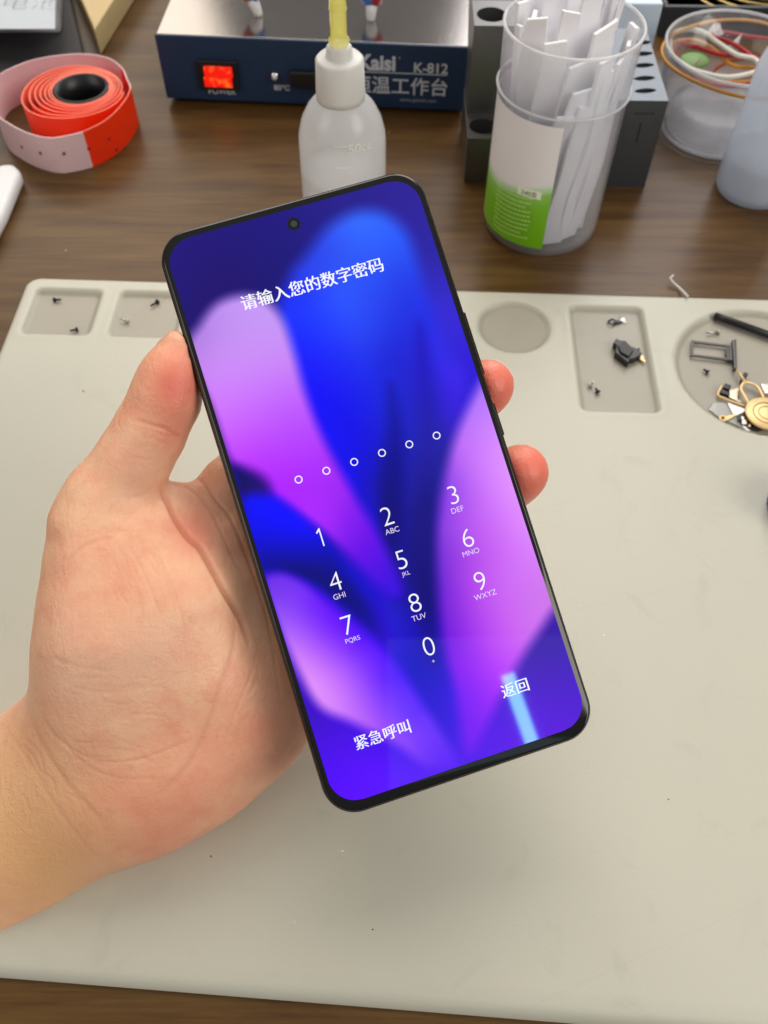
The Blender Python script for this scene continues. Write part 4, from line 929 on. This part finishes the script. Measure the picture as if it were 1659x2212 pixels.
for poly, bl, pts in layers:
    c = field(sx_, sy_, pts, 48. if poly is not None else 62.)
    if poly is None: colr = c
    else:
        sd = poly_sd(sx_, sy_, catmull([np.array(a) for a in poly], 5, True)); al = np.clip(.5-sd/(2*bl), 0, 1); al = (al*al*(3-2*al))[:, None]; colr = colr*(1-al)+c*al
m_scr = mat('lit_display', (.001, .001, .002), .032, Specular_IOR_Level=.35); n, l, p = nodes(m_scr); at = n.new('ShaderNodeAttribute'); at.attribute_name = 'wallpaper'
l.new(at.outputs['Color'], p.inputs['Emission Color']); p.inputs['Emission Strength'].default_value = 1.0
fs = [(j*NXs+i, j*NXs+i+1, (j+1)*NXs+i+1, (j+1)*NXs+i) for j in range(NYs-1) for i in range(NXs-1)]
scr = obj('screen', PP, fs, m_scr, phone, True); set_attr(scr, 'wallpaper', np.clip(lin(np.clip(colr, 0, 255))*1.03-.007, 0, 1))
m_ui = emis('white_ui', (.93, .94, 1), 1.0, Specular_IOR_Level=.5); m_ui2 = emis('pale_ui', lin((228, 212, 250)), 1.0)
def ui(name, s, px, py, hgt, m=m_ui, off=0., sx=1.):
    u, v = on_phone(px, py)
    if s == '1':
        w_, f_ = [], []
        hh = hgt/2; st = .00018; pl = [(st, -hh), (st, hh), (-st*.6, hh), (-.0011, hh-.0010), (-.0009, hh-.00135), (-st, hh-.00078), (-st, -hh)]
        a_0 = np.array([(q_[0]+.0003, q_[1], 0.) for q_ in pl]); w0 = PL(u, v, 0)[0]+a_0[:, :1]*pex+a_0[:, 1:2]*pey+pez*.00014
        obj(name, w0, [tuple(range(7))], m, scr); return
    V_, F_0 = text_geo(s, hgt*1.4, min(off, 0)); V_ = V_*(hgt/np.ptp(V_[:, 1])); vs, fs_ = [], []
    for k, dx in enumerate((0,) if off <= 0 else (-off, 0, off)):
        vs.append(V_+np.array([dx, 0, .000004*k])); fs_ += [tuple(i+k*len(V_) for i in f) for f in F_0]
    V_ = np.vstack(vs); o0 = PL(u, v, 0)[0]
    obj(name, o0+V_[:, :1]*sx*pex+V_[:, 1:2]*pey+(.00014+V_[:, 2:3])*pez, fs_, m, scr)
ui('title_text', '请输入您的数字密码', 675, 613, .00425, off=.00009, sx=1.0)
for q_ in ((645, 1036), (705, 1017), (765, 998), (825, 978.5), (884, 960), (943, 941)):
    u, v = on_phone(*q_); a = np.linspace(0, 2*np.pi, 33)[:-1]
    P0 = PL(u+.00078*np.cos(a), v+.00078*np.sin(a), .00014); P1 = PL(u+.00108*np.cos(a), v+.00108*np.sin(a), .00014)
    obj('pin_dot', np.vstack([P0, P1]), [(i, (i+1) % 32, 32+(i+1) % 32, 32+i)[::-1] for i in range(32)], m_ui, scr)
for s, x_, y_ in (('1', 692, 1161), ('2', 836, 1115), ('3', 979, 1069), ('4', 724, 1256), ('5', 867, 1209), ('6', 1010, 1162), ('7', 751, 1350), ('8', 896, 1302), ('9', 1037, 1255), ('0', 926, 1396)):
    ui('key_digit', s, x_, y_, .0050, off=-.00011)
for s, x_, y_ in (('ABC', 847, 1146), ('DEF', 988, 1101), ('GHI', 733, 1287), ('JKL', 877, 1240), ('MNO', 1017, 1193), ('PQRS', 762, 1382), ('TUV', 905, 1333), ('WXYZ', 1048, 1285), ('+', 936, 1428)):
    ui('key_letters', s, x_, y_, 0.00146 if s != '+' else .0008, m_ui2)
ui('back_text', '返回', 1112, 1486, .0036, off=.00006); ui('emergency_text', '紧急呼叫', 826, 1587, .0037, off=.00006)
u, v = on_phone(635, 484); a = np.linspace(0, 2*np.pi, 41)[:-1]
def disc(name, r, w, m, par): obj(name, PL(u+r*np.cos(a), v+r*np.sin(a), w), [tuple(range(40))], m, par)
disc('punch_hole', .00185, .00012, m_glass, phone); disc('camera_lens', .0009, .00016, mat('lens_glass', (.03, .045, .06), .1, Specular_IOR_Level=1.), phone)
# strip lamp whose reflection shows near the lower corner of the glass
hitp = PL(*on_phone(1128, 1545))[0]; inc = hitp-CAM; inc /= np.linalg.norm(inc); rf = inc-2*(inc@pez)*pez
lp = hitp+rf*.9
sl = area('strip_lamp', tuple(lp), tuple(hitp), .016, .105, .17, (.22, .66, 1))
xa = pex-(pex@rf)*rf; xa /= np.linalg.norm(xa); za = -(-rf); ya = np.cross(rf, xa)
Mx = Matrix.Identity(4)
for i in range(3): Mx[i][0] = xa[i]; Mx[i][1] = ya[i]; Mx[i][2] = rf[i]; Mx[i][3] = lp[i]
sl.matrix_world = Mx

# added area light standing in for the ceiling, faintly mirrored low in the display
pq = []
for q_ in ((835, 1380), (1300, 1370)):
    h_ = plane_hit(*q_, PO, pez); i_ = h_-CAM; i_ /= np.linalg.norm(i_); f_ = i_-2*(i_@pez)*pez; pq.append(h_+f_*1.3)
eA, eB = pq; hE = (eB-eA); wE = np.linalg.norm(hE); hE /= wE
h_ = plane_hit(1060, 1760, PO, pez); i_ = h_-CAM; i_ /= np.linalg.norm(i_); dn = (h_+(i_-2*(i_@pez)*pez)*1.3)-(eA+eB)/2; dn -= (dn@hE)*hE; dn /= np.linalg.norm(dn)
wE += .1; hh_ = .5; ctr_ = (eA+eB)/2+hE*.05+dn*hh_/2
pp_ = area('reflection_light', tuple(ctr_), tuple(PO), wE, hh_, .5*wE*hh_*3.14, (.6, .85, 1))
nz_v = np.cross(hE, dn); 
if nz_v@(PO-ctr_) > 0: nz_v = -nz_v; dn = -dn
Mx = Matrix.Identity(4)
for i in range(3): Mx[i][0] = hE[i]; Mx[i][1] = dn[i]; Mx[i][2] = nz_v[i]; Mx[i][3] = ctr_[i]
pp_.matrix_world = Mx

# ------------------------------------------------------------------ the hand
def cc3(x, y, d): return np.array([(x-CX)/F*d, -(y-CY)/F*d, d])*1000
HS = 1.0
def build_hand():
    g = HS
    x0, y1, = cc3(-330, 680, .28)[:2]; x1 = cc3(1230, 0, .27)[0]; y0 = cc3(0, 2300, .29)[1]; z0, z1 = 222., 318.
    xs = np.arange(x0, x1, g, dtype=np.float32); ys = np.arange(y0, y1+4, g, dtype=np.float32); zs = np.arange(z0, z1, g, dtype=np.float32)
    X, Y, Zz = np.meshgrid(xs, ys, zs, indexing='ij')
    def cone(a, b, ra, rb, flat=None):
        a = np.array(a, np.float32); b = np.array(b, np.float32); ab = b-a; L2 = float(ab@ab)
        t = np.clip(((X-a[0])*ab[0]+(Y-a[1])*ab[1]+(Zz-a[2])*ab[2])/L2, 0, 1)
        return np.sqrt((X-a[0]-ab[0]*t)**2+(Y-a[1]-ab[1]*t)**2+(Zz-a[2]-ab[2]*t)**2)-(ra+(rb-ra)*t)
    def smin(a, b, k):
        h = np.maximum(k-np.abs(a-b), 0)/k; return np.minimum(a, b)-h*h*k*.25
    def chain(pts, k=4.):
        D = None
        for (p, q_) in zip(pts[:-1], pts[1:]):
            d = cone(cc3(*p[:3]), cc3(*q_[:3]), p[3], q_[3]); D = d if D is None else smin(D, d, k)
        return D
    thumb = chain([(387, 750, .2475, 5.0), (369, 812, .2485, 8.0), (357, 862, .2500, 9.3), (322, 935, .2520, 9.6), (285, 1000, .2535, 10.1), (238, 1080, .2560, 12.2), (228, 1130, .2575, 15.0)], 3.5)
    then = chain([(228, 1130, .2580, 15.0), (250, 1235, .2600, 18.6), (262, 1370, .2610, 22.6), (262, 1480, .2640, 23.0), (250, 1590, .2700, 21.0)], 8.)
    then2 = chain([(330, 1170, .2600, 14.0), (390, 1300, .2620, 18.5), (420, 1430, .2660, 20.0), (380, 1560, .2700, 20.0)], 8.)
    hypo = chain([(520, 1330, .2760, 15.0), (560, 1460, .2760, 18.0), (520, 1545, .2740, 19.5), (430, 1615, .2740, 20.5), (330, 1665, .2760, 21.5)], 8.)
    palm = chain([(470, 1170, .2720, 12.0), (560, 1290, .2790, 13.0), (640, 1400, .2830, 13.0)], 8.)
    palm2 = cone(cc3(430, 1300, .279), cc3(400, 1560, .282), 15, 17)
    knuck = chain([(520, 1075, .2730, 10.5), (610, 1140, .2790, 10.8), (690, 1250, .2830, 10.5), (720, 1360, .2830, 9.5)], 9.)
    knuck2 = cone(cc3(400, 1420, .284), cc3(620, 1250, .285), 13, 11)
    arm1 = cone(cc3(270, 1650, .2735), cc3(-330, 2065, .290), 22.5, 28.5)
    arm2 = cone(cc3(190, 1600, .2760), cc3(-330, 1890, .292), 18.0, 26.0)
    index = chain([(430, 1125, .2665, 9.0), (500, 1050, .2690, 8.8), (610, 950, .2715, 8.6), (730, 870, .2710, 8.0), (820, 800, .2680, 7.0)], 3.)
    mid = chain([(610, 1140, .2780, 9.5), (830, 1030, .2790, 8.8), (960, 925, .2745, 8.0), (1042, 842, .2655, 7.7), (1053, 834, .2605, 7.7)], 3.)
    ring = chain([(680, 1250, .2820, 9.3), (890, 1200, .2810, 8.6), (1035, 1110, .2735, 8.0), (1112, 1030, .2650, 8.0), (1124, 1021, .2598, 8.2)], 3.)
    little = chain([(715, 1360, .2820, 8.5), (850, 1370, .2800, 7.8), (940, 1350, .2730, 7.0), (1000, 1330, .2680, 6.2)], 3.)
    ridge = chain([(365, 1085, .2625, 6.3), (425, 1140, .2650, 6.8), (470, 1230, .2672, 7.6), (500, 1330, .2702, 8.4)], 5.)
    ridge2 = chain([(422, 1088, .2645, 5.8), (490, 1150, .2670, 7.5), (540, 1280, .2700, 8.5), (575, 1400, .2710, 9.0)], 5.)
    D = smin(then, then2, 9.); D = smin(D, hypo, 12.); D = smin(D, palm, 10.); D = smin(D, palm2, 12.); D = smin(D, knuck, 8.); D = smin(D, knuck2, 8.)
    D = smin(D, arm1, 20.); D = smin(D, arm2, 16.)
    D = smin(D, ridge, 3.5); D = smin(D, ridge2, 4.5)
    D = smin(D, thumb, 2.5)
    D = smin(D, index, 2.)
    fing = np.minimum(mid, np.minimum(ring, little)); D = smin(D, fing, 5.)
    # keep the flesh off the phone: the phone presses a shallow groove into it
    cxyz = lambda a_: np.array([a_@rt, a_@up, a_@fw])
    o_ = cxyz(PO-CAM)*1000; ax = cxyz(pex); ay = cxyz(pey); az = cxyz(pez)
    u_ = (X-o_[0])*ax[0]+(Y-o_[1])*ax[1]+(Zz-o_[2])*ax[2]; v_ = (X-o_[0])*ay[0]+(Y-o_[1])*ay[1]+(Zz-o_[2])*ay[2]; w_ = (X-o_[0])*az[0]+(Y-o_[1])*az[1]+(Zz-o_[2])*az[2]
    qx = np.abs(u_)-(pw*500-3.2); qy = np.abs(v_)-(ph*500-3.2); qz = np.abs(w_+pt*500)-(pt*500-3.2)
    box = np.sqrt(np.maximum(qx, 0)**2+np.maximum(qy, 0)**2+np.maximum(qz, 0)**2)+np.minimum(np.maximum(qx, np.maximum(qy, qz)), 0)-3.2
    h = np.maximum(1.6-np.abs(D+box), 0)/1.6; D = np.maximum(D, -box)+h*h*1.6*.25
    # surface nets
    S_ = D < 0
    c = [S_[i:S_.shape[0]-1+i, j:S_.shape[1]-1+j, k:S_.shape[2]-1+k] for i in (0, 1) for j in (0, 1) for k in (0, 1)]
    sm = sum(a.astype(np.int8) for a in c); act = (sm > 0) & (sm < 8)
    I = np.argwhere(act); idx = -np.ones(act.shape, np.int64); idx[act] = np.arange(len(I))
    corn = [(i, j, k) for i in (0, 1) for j in (0, 1) for k in (0, 1)]
    val = {cn: D[I[:, 0]+cn[0], I[:, 1]+cn[1], I[:, 2]+cn[2]] for cn in corn}
    acc = np.zeros((len(I), 3)); cnt = np.zeros(len(I))
    for a in corn:
        for ax_ in range(3):
            if a[ax_] == 0:
                b = list(a); b[ax_] = 1; b = tuple(b); va, vb = val[a], val[b]; m_ = (va < 0) != (vb < 0)
                t = np.where(m_, va/(va-vb+1e-12), 0); p_ = np.tile(np.array(a, float), (len(I), 1)); p_[:, ax_] = t
                acc += p_*m_[:, None]; cnt += m_
    Vv = (I+acc/cnt[:, None])*g+np.array([xs[0], ys[0], zs[0]])
    Fq = []
    for ax_ in range(3):
        o1, o2 = [(1, 2), (2, 0), (0, 1)][ax_]
        sl0 = [slice(None)]*3; sl1 = [slice(None)]*3; sl0[ax_] = slice(0, -1); sl1[ax_] = slice(1, None)
        ch = S_[tuple(sl0)] != S_[tuple(sl1)]; E = np.argwhere(ch)
        ok = (E[:, o1] > 0) & (E[:, o2] > 0) & (E[:, o1] < S_.shape[o1]-1) & (E[:, o2] < S_.shape[o2]-1); E = E[ok]
        def at_(d1, d2):
            q_ = E.copy(); q_[:, o1] -= d1; q_[:, o2] -= d2; return idx[q_[:, 0], q_[:, 1], q_[:, 2]]
        quad = np.stack([at_(1, 1), at_(0, 1), at_(0, 0), at_(1, 0)], 1); fl_ = S_[E[:, 0], E[:, 1], E[:, 2]]
        quad[~fl_] = quad[~fl_][:, ::-1]; Fq.append(quad)
    Fq = np.vstack(Fq); Fq = Fq[(Fq >= 0).all(1)]
    return Vv, Fq
HV, HF = build_hand()
def lap(V, Fq, it, lam=.5):
    ed = np.vstack([Fq[:, [0, 1]], Fq[:, [1, 2]], Fq[:, [2, 3]], Fq[:, [3, 0]]]); ed = np.unique(np.sort(ed, 1), axis=0)
    deg = np.bincount(ed.ravel(), minlength=len(V)).astype(float)
    for _ in range(it):
        a = np.zeros_like(V)
        for k in range(3): a[:, k] = np.bincount(ed[:, 0], V[ed[:, 1], k], len(V))+np.bincount(ed[:, 1], V[ed[:, 0], k], len(V))
        V = V+lam*(a/deg[:, None]-V)
    return V
def nrm(V, Fq):
    n = np.cross(V[Fq[:, 2]]-V[Fq[:, 0]], V[Fq[:, 3]]-V[Fq[:, 1]]); out = np.zeros_like(V)
    for k in range(4):
        for a in range(3): out[:, a] += np.bincount(Fq[:, k], n[:, a], len(V))
    return out/(np.linalg.norm(out, axis=1)[:, None]+1e-9)
HV = lap(HV, HF, 3)
# subdivide once
ed = np.vstack([HF[:, [0, 1]], HF[:, [1, 2]], HF[:, [2, 3]], HF[:, [3, 0]]]); key = np.sort(ed, 1)
uq, inv = np.unique(key, axis=0, return_inverse=True); inv = inv.reshape(4, -1).T
nV = len(HV); EV = HV[uq].mean(1); FV = HV[HF].mean(1); nE = len(EV)
V2 = np.vstack([HV, EV, FV]); fi = np.arange(len(HF))+nV+nE
F2 = np.vstack([np.stack([HF[:, k], inv[:, k]+nV, fi, inv[:, (k-1) % 4]+nV], 1) for k in range(4)])
V2 = lap(V2, F2, 3, .5)
N2 = nrm(V2, F2)
cen = V2.mean(0)
if (N2*(V2-cen)).sum() < 0: N2 = -N2; F2 = F2[:, ::-1]
# creases (display pixels): points, width mm, depth mm
X_, Y_, Z_ = V2.T/1000; pxx = CX+F*X_/Z_; pyy = CY-F*Y_/Z_
face = -(N2*(V2/np.linalg.norm(V2, axis=1)[:, None])).sum(1); facing = np.clip(face*3, 0, 1)
cre = [([(345, 1058), (362, 1085), (378, 1120), (405, 1160), (432, 1185), (458, 1230), (485, 1280), (520, 1340), (540, 1400)], 1.3, 1.3),
       ([(360, 1040), (400, 1052), (430, 1075), (455, 1105), (478, 1150), (500, 1200), (530, 1260)], .8, .6),
       ([(405, 1022), (440, 1045), (465, 1080), (495, 1115), (520, 1170), (550, 1250), (575, 1330), (590, 1400)], 1.0, .9),
       ([(430, 1000), (445, 1012), (452, 1030)], .6, .4), ([(465, 985), (480, 1000), (497, 1010)], .6, .35),
       ([(430, 1095), (470, 1108), (500, 1120)], .5, .3),
       ([(288, 905), (320, 915), (352, 925), (378, 938), (392, 945)], 1.0, .75), ([(262, 985), (300, 990), (330, 993)], .8, .25),
       ([(140, 1215), (180, 1180), (215, 1168), (250, 1160)], 1.2, .4),
       ([(250, 1170), (275, 1220), (300, 1285), (310, 1340)], .7, .3), ([(270, 1165), (300, 1215), (330, 1280), (345, 1330)], .7, .3), ([(230, 1165), (248, 1210), (262, 1260)], .6, .22), ([(320, 1190), (355, 1240), (385, 1300), (400, 1370)], .7, .25), ([(290, 1155), (325, 1200), (360, 1265)], .5, .2),
       ([(505, 1290), (505, 1400), (470, 1500), (440, 1590), (400, 1660), (340, 1720)], 1.6, .55),
       ([(560, 1380), (545, 1450), (510, 1530), (480, 1620)], .8, .3), ([(590, 1400), (600, 1480), (610, 1530)], .7, .35),
       ([(90, 1540), (120, 1590), (160, 1620), (220, 1645), (300, 1640), (370, 1615), (410, 1600)], .9, .4), ([(120, 1575), (170, 1640), (250, 1680), (350, 1680)], .8, .3),
       ([(150, 1480), (220, 1495), (300, 1485), (360, 1455)], 1.2, .22), ([(110, 1420), (170, 1440), (240, 1450)], 1.2, .2),
       ([(480, 1560), (520, 1620), (540, 1670)], .6, .22), ([(60, 1480), (70, 1560), (110, 1640), (170, 1720), (240, 1790)], 1.6, .4),
       ([(0, 1560), (60, 1640), (120, 1740), (200, 1840), (270, 1870)], 1.2, .25), ([(270, 870), (255, 905), (258, 925)], .7, .35), ([(265, 900), (280, 885), (292, 880)], .5, .25)]
rc_ = random.Random(11); nmain = len(cre)
for (x_, y_, ang, ln, sx_r, sy_r, n_c) in ((300, 1240, 1.15, 70, 70, 50, 16), (220, 1130, -.25, 50, 60, 25, 9), (330, 1060, -.5, 40, 30, 20, 6), (250, 1500, .15, 80, 90, 60, 12), (470, 1560, 1.9, 60, 60, 60, 9), (560, 1470, 1.7, 70, 30, 60, 7), (110, 1680, 1.0, 90, 60, 60, 7), (345, 930, .35, 35, 25, 22, 6), (330, 860, .3, 25, 30, 20, 4), (250, 1620, .2, 90, 70, 30, 7)):
    for k in range(n_c):
        a = ang+rc_.uniform(-.22, .22); L_ = ln*rc_.uniform(.5, 1.1); cx_, cy_ = x_+rc_.uniform(-sx_r, sx_r), y_+rc_.uniform(-sy_r, sy_r); bn = rc_.uniform(-.18, .18)*L_
        dx, dy = math.cos(a), math.sin(a)
        cre.append(([(cx_-dx*L_/2, cy_-dy*L_/2), (cx_-dy*bn, cy_+dx*bn), (cx_+dx*L_/2, cy_+dy*L_/2)], rc_.uniform(.55, .8), rc_.uniform(.14, .34)))
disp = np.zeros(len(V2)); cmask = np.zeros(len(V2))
for ci, (pts, w, dp) in enumerate(cre):
    if ci > 0: w, dp = w*.5, dp*.33
    else: w, dp = .75, 1.15
    P = catmull([np.array(q_, float) for q_ in pts], 6); d = np.full(len(V2), 1e9); tt = np.zeros(len(V2)); Nn = len(P)-1
    bb0 = P.min(0)-40; bb1 = P.max(0)+40; sel = np.where((pxx > bb0[0]) & (pxx < bb1[0]) & (pyy > bb0[1]) & (pyy < bb1[1]) & (facing > 0))[0]
    ds = np.full(len(sel), 1e9); ts = np.zeros(len(sel))
    for i in range(Nn):
        a, b = P[i], P[i+1]; e_ = b-a; wx = pxx[sel]-a[0]; wy = pyy[sel]-a[1]; t = np.clip((wx*e_[0]+wy*e_[1])/(e_@e_+1e-9), 0, 1)
        dd = np.hypot(wx-e_[0]*t, wy-e_[1]*t); m_ = dd < ds; ds = np.where(m_, dd, ds); ts = np.where(m_, (i+t)/Nn, ts)
    ds = ds*Z_[sel]*1000/F; taper = np.clip(np.minimum(ts, 1-ts)*6, 0, 1)**.7
    g_ = np.exp(-(ds/w)**2)*taper*facing[sel]; disp[sel] -= dp*g_; rdg = np.exp(-((ds-w*1.9)/(w*1.2))**2)*taper*facing[sel]; disp[sel] += dp*.12*rdg
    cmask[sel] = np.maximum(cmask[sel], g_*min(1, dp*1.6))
V2 = V2+N2*disp[:, None]
def toworld(V): return CAM+np.outer(V[:, 0]/1000, rt)+np.outer(V[:, 1]/1000, up)+np.outer(V[:, 2]/1000, fw)
def blob(x, y, r): return np.exp(-((pxx-x)**2+(pyy-y)**2)/r**2)
flush = 1.0*blob(385, 830, 75)+1.3*blob(1070, 840, 80)+1.35*blob(1145, 1030, 85)+.55*blob(420, 1150, 60)+.15*blob(250, 1280, 110)+.35*blob(560, 1560, 120)+.4*blob(360, 1780, 160)+.45*blob(360, 940, 50)
cool_shade = .5*blob(180, 1480, 130)+.3*blob(330, 1420, 90)+.2*blob(290, 1010, 60)  # greyish shading on palm and thumb put into the skin colour
gold = .9*blob(-20, 1760, 200)+.5*blob(130, 1900, 120)  # warm light at the wrist put into the skin colour
m_skin = mat('skin', (.6, .4, .3), .38, Subsurface_Weight=.16, Subsurface_Scale=.004, Specular_IOR_Level=.35)
n, l, p = nodes(m_skin); p.inputs['Subsurface Radius'].default_value = (1, .35, .2)
at = n.new('ShaderNodeAttribute'); at.attribute_name = 'skin_tint_shade'; sp2 = n.new('ShaderNodeSeparateColor'); l.new(at.outputs['Color'], sp2.inputs[0])
def mixc(a, b, fac):
    m_ = n.new('ShaderNodeMix'); m_.data_type = 'RGBA'; l.new(fac, m_.inputs[0])
    if isinstance(a, tuple): m_.inputs[6].default_value = a
    else: l.new(a, m_.inputs[6])
    m_.inputs[7].default_value = b; return m_.outputs[2]
t = n.new('ShaderNodeTexCoord'); nz = n.new('ShaderNodeTexNoise'); nz.inputs['Scale'].default_value = 85; nz.inputs['Detail'].default_value = 5; l.new(t.outputs['Object'], nz.inputs['Vector'])
q = n.new('ShaderNodeMapRange'); q.inputs[1].default_value = .35; q.inputs[2].default_value = .7; l.new(nz.outputs['Fac'], q.inputs[0])
c = mixc(L(255, 203, 166), L(250, 184, 152), q.outputs[0])
nb_ = n.new('ShaderNodeTexNoise'); nb_.inputs['Scale'].default_value = 150; nb_.inputs['Detail'].default_value = 7; nb_.inputs['Roughness'].default_value = .65; l.new(t.outputs['Object'], nb_.inputs['Vector'])
qb = n.new('ShaderNodeMapRange'); qb.inputs[1].default_value = .48; qb.inputs[2].default_value = .72; qb.inputs[4].default_value = .55; l.new(nb_.outputs['Fac'], qb.inputs[0])
c = mixc(c, L(238, 156, 128), qb.outputs[0])
c = mixc(c, L(238, 128, 108), sp2.outputs[0]); c = mixc(c, L(224, 184, 162), sp2.outputs[1]); c = mixc(c, L(238, 186, 134), sp2.outputs[2])
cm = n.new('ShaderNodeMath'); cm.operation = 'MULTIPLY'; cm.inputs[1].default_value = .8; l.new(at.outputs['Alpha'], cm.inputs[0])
c = mixc(c, L(206, 132, 104), cm.outputs[0]); l.new(c, p.inputs['Base Color'])  # crease skin is redder, and darkened in colour to deepen its faded shade
vo = n.new('ShaderNodeTexVoronoi'); vo.inputs['Scale'].default_value = 900; vo.feature = 'DISTANCE_TO_EDGE'; l.new(t.outputs['Object'], vo.inputs['Vector'])
n3 = n.new('ShaderNodeTexNoise'); n3.inputs['Scale'].default_value = 600; n3.inputs['Detail'].default_value = 6; l.new(t.outputs['Object'], n3.inputs['Vector'])
ad = n.new('ShaderNodeMath'); ad.operation = 'MULTIPLY_ADD'; ad.inputs[1].default_value = .5; l.new(vo.outputs['Distance'], ad.inputs[0]); l.new(n3.outputs['Fac'], ad.inputs[2])
b = n.new('ShaderNodeBump'); b.inputs['Strength'].default_value = .5; b.inputs['Distance'].default_value = .0003; l.new(ad.outputs[0], b.inputs['Height'])
mp = n.new('ShaderNodeMapping'); mp.inputs['Rotation'].default_value = (.2, .3, .45); mp.inputs['Scale'].default_value = (1, .22, .6); l.new(t.outputs['Object'], mp.inputs[0])
n4 = n.new('ShaderNodeTexNoise'); n4.inputs['Scale'].default_value = 420; n4.inputs['Detail'].default_value = 4; n4.inputs['Distortion'].default_value = .8; l.new(mp.outputs[0], n4.inputs['Vector'])
b2 = n.new('ShaderNodeBump'); b2.inputs['Strength'].default_value = .42; b2.inputs['Distance'].default_value = .0005; l.new(n4.outputs['Fac'], b2.inputs['Height']); l.new(b.outputs[0], b2.inputs['Normal']); 
mv = n.new('ShaderNodeMapping'); mv.inputs['Rotation'].default_value = (.1, .2, .9); mv.inputs['Scale'].default_value = (1, .38, .8); l.new(t.outputs['Object'], mv.inputs[0])
nd = n.new('ShaderNodeTexNoise'); nd.inputs['Scale'].default_value = 120; l.new(mv.outputs[0], nd.inputs['Vector'])
vx = n.new('ShaderNodeVectorMath'); vx.operation = 'MULTIPLY_ADD'; vx.inputs[1].default_value = (.006, .006, .006); l.new(nd.outputs['Color'], vx.inputs[0]); l.new(mv.outputs[0], vx.inputs[2])
v2 = n.new('ShaderNodeTexVoronoi'); v2.feature = 'DISTANCE_TO_EDGE'; v2.inputs['Scale'].default_value = 300; l.new(vx.outputs[0], v2.inputs['Vector'])
mq = n.new('ShaderNodeMapRange'); mq.inputs[2].default_value = .09; l.new(v2.outputs['Distance'], mq.inputs[0])
b3 = n.new('ShaderNodeBump'); b3.inputs['Strength'].default_value = .085; b3.inputs['Distance'].default_value = .0003; l.new(mq.outputs[0], b3.inputs['Height']); l.new(b2.outputs[0], b3.inputs['Normal']); l.new(b3.outputs[0], p.inputs['Normal'])
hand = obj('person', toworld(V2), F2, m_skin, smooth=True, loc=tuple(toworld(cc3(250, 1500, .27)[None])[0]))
ca = hand.data.color_attributes.new('skin_tint_shade', 'FLOAT_COLOR', 'POINT')
ca.data.foreach_set('color', np.stack([np.clip(flush, 0, 1), np.clip(cool_shade, 0, 1), np.clip(gold, 0, 1), np.clip(cmask, 0, 1)], 1).astype(np.float32).ravel())
tag(hand, 'bare left hand and wrist holding the phone upright, thumb along its left edge', 'person')
# nails: curved plates on the far side of the visible tips
m_nail = mat('fingernail', L(236, 206, 190), .25, Specular_IOR_Level=.6)
def nail(cx_, cy_, d, r, axis, out, ln, wd, tipin=.6):
    c = cc3(cx_, cy_, d); ax = np.array(axis, float); ax /= np.linalg.norm(ax); o_ = np.array(out, float); o_ -= (o_@ax)*ax; o_ /= np.linalg.norm(o_); s_ = np.cross(ax, o_)
    v = []; f = []; na, nl = 14, 10
    for j in range(nl+1):
        t_ = j/nl*2-1; we = wd*(1-.25*max(t_, 0)**3-.35*max(-t_, 0)**4)
        for i in range(na+1):
            a = (i/na*2-1)*we; rr = r+.25-.5*max(-t_-.6, 0)-tipin*max(t_, 0)**2
            v.append(c+ax*(t_*ln/2)+o_*(rr*math.cos(a))+s_*(rr*math.sin(a)))
    for j in range(nl):
        for i in range(na): f.append((j*(na+1)+i, j*(na+1)+i+1, (j+1)*(na+1)+i+1, (j+1)*(na+1)+i))
    o = obj('fingernail', toworld(np.array(v)), f, m_nail, hand, True); so_ = o.modifiers.new('t', 'SOLIDIFY'); so_.thickness = .0004; so_.offset = 0
nail(382, 770, .2482, 6.1, (.27, 1, -.02), (-.72, .1, .70), 9.5, .8, 1.6)
nail(1052, 835, .2625, 7.6, (.4, .4, -.8), (.3, .3, .9), 8, .7)
nail(1123, 1022, .2620, 8.0, (.4, .4, -.8), (.3, .3, .9), 8, .7)
print('hand verts', len(V2))
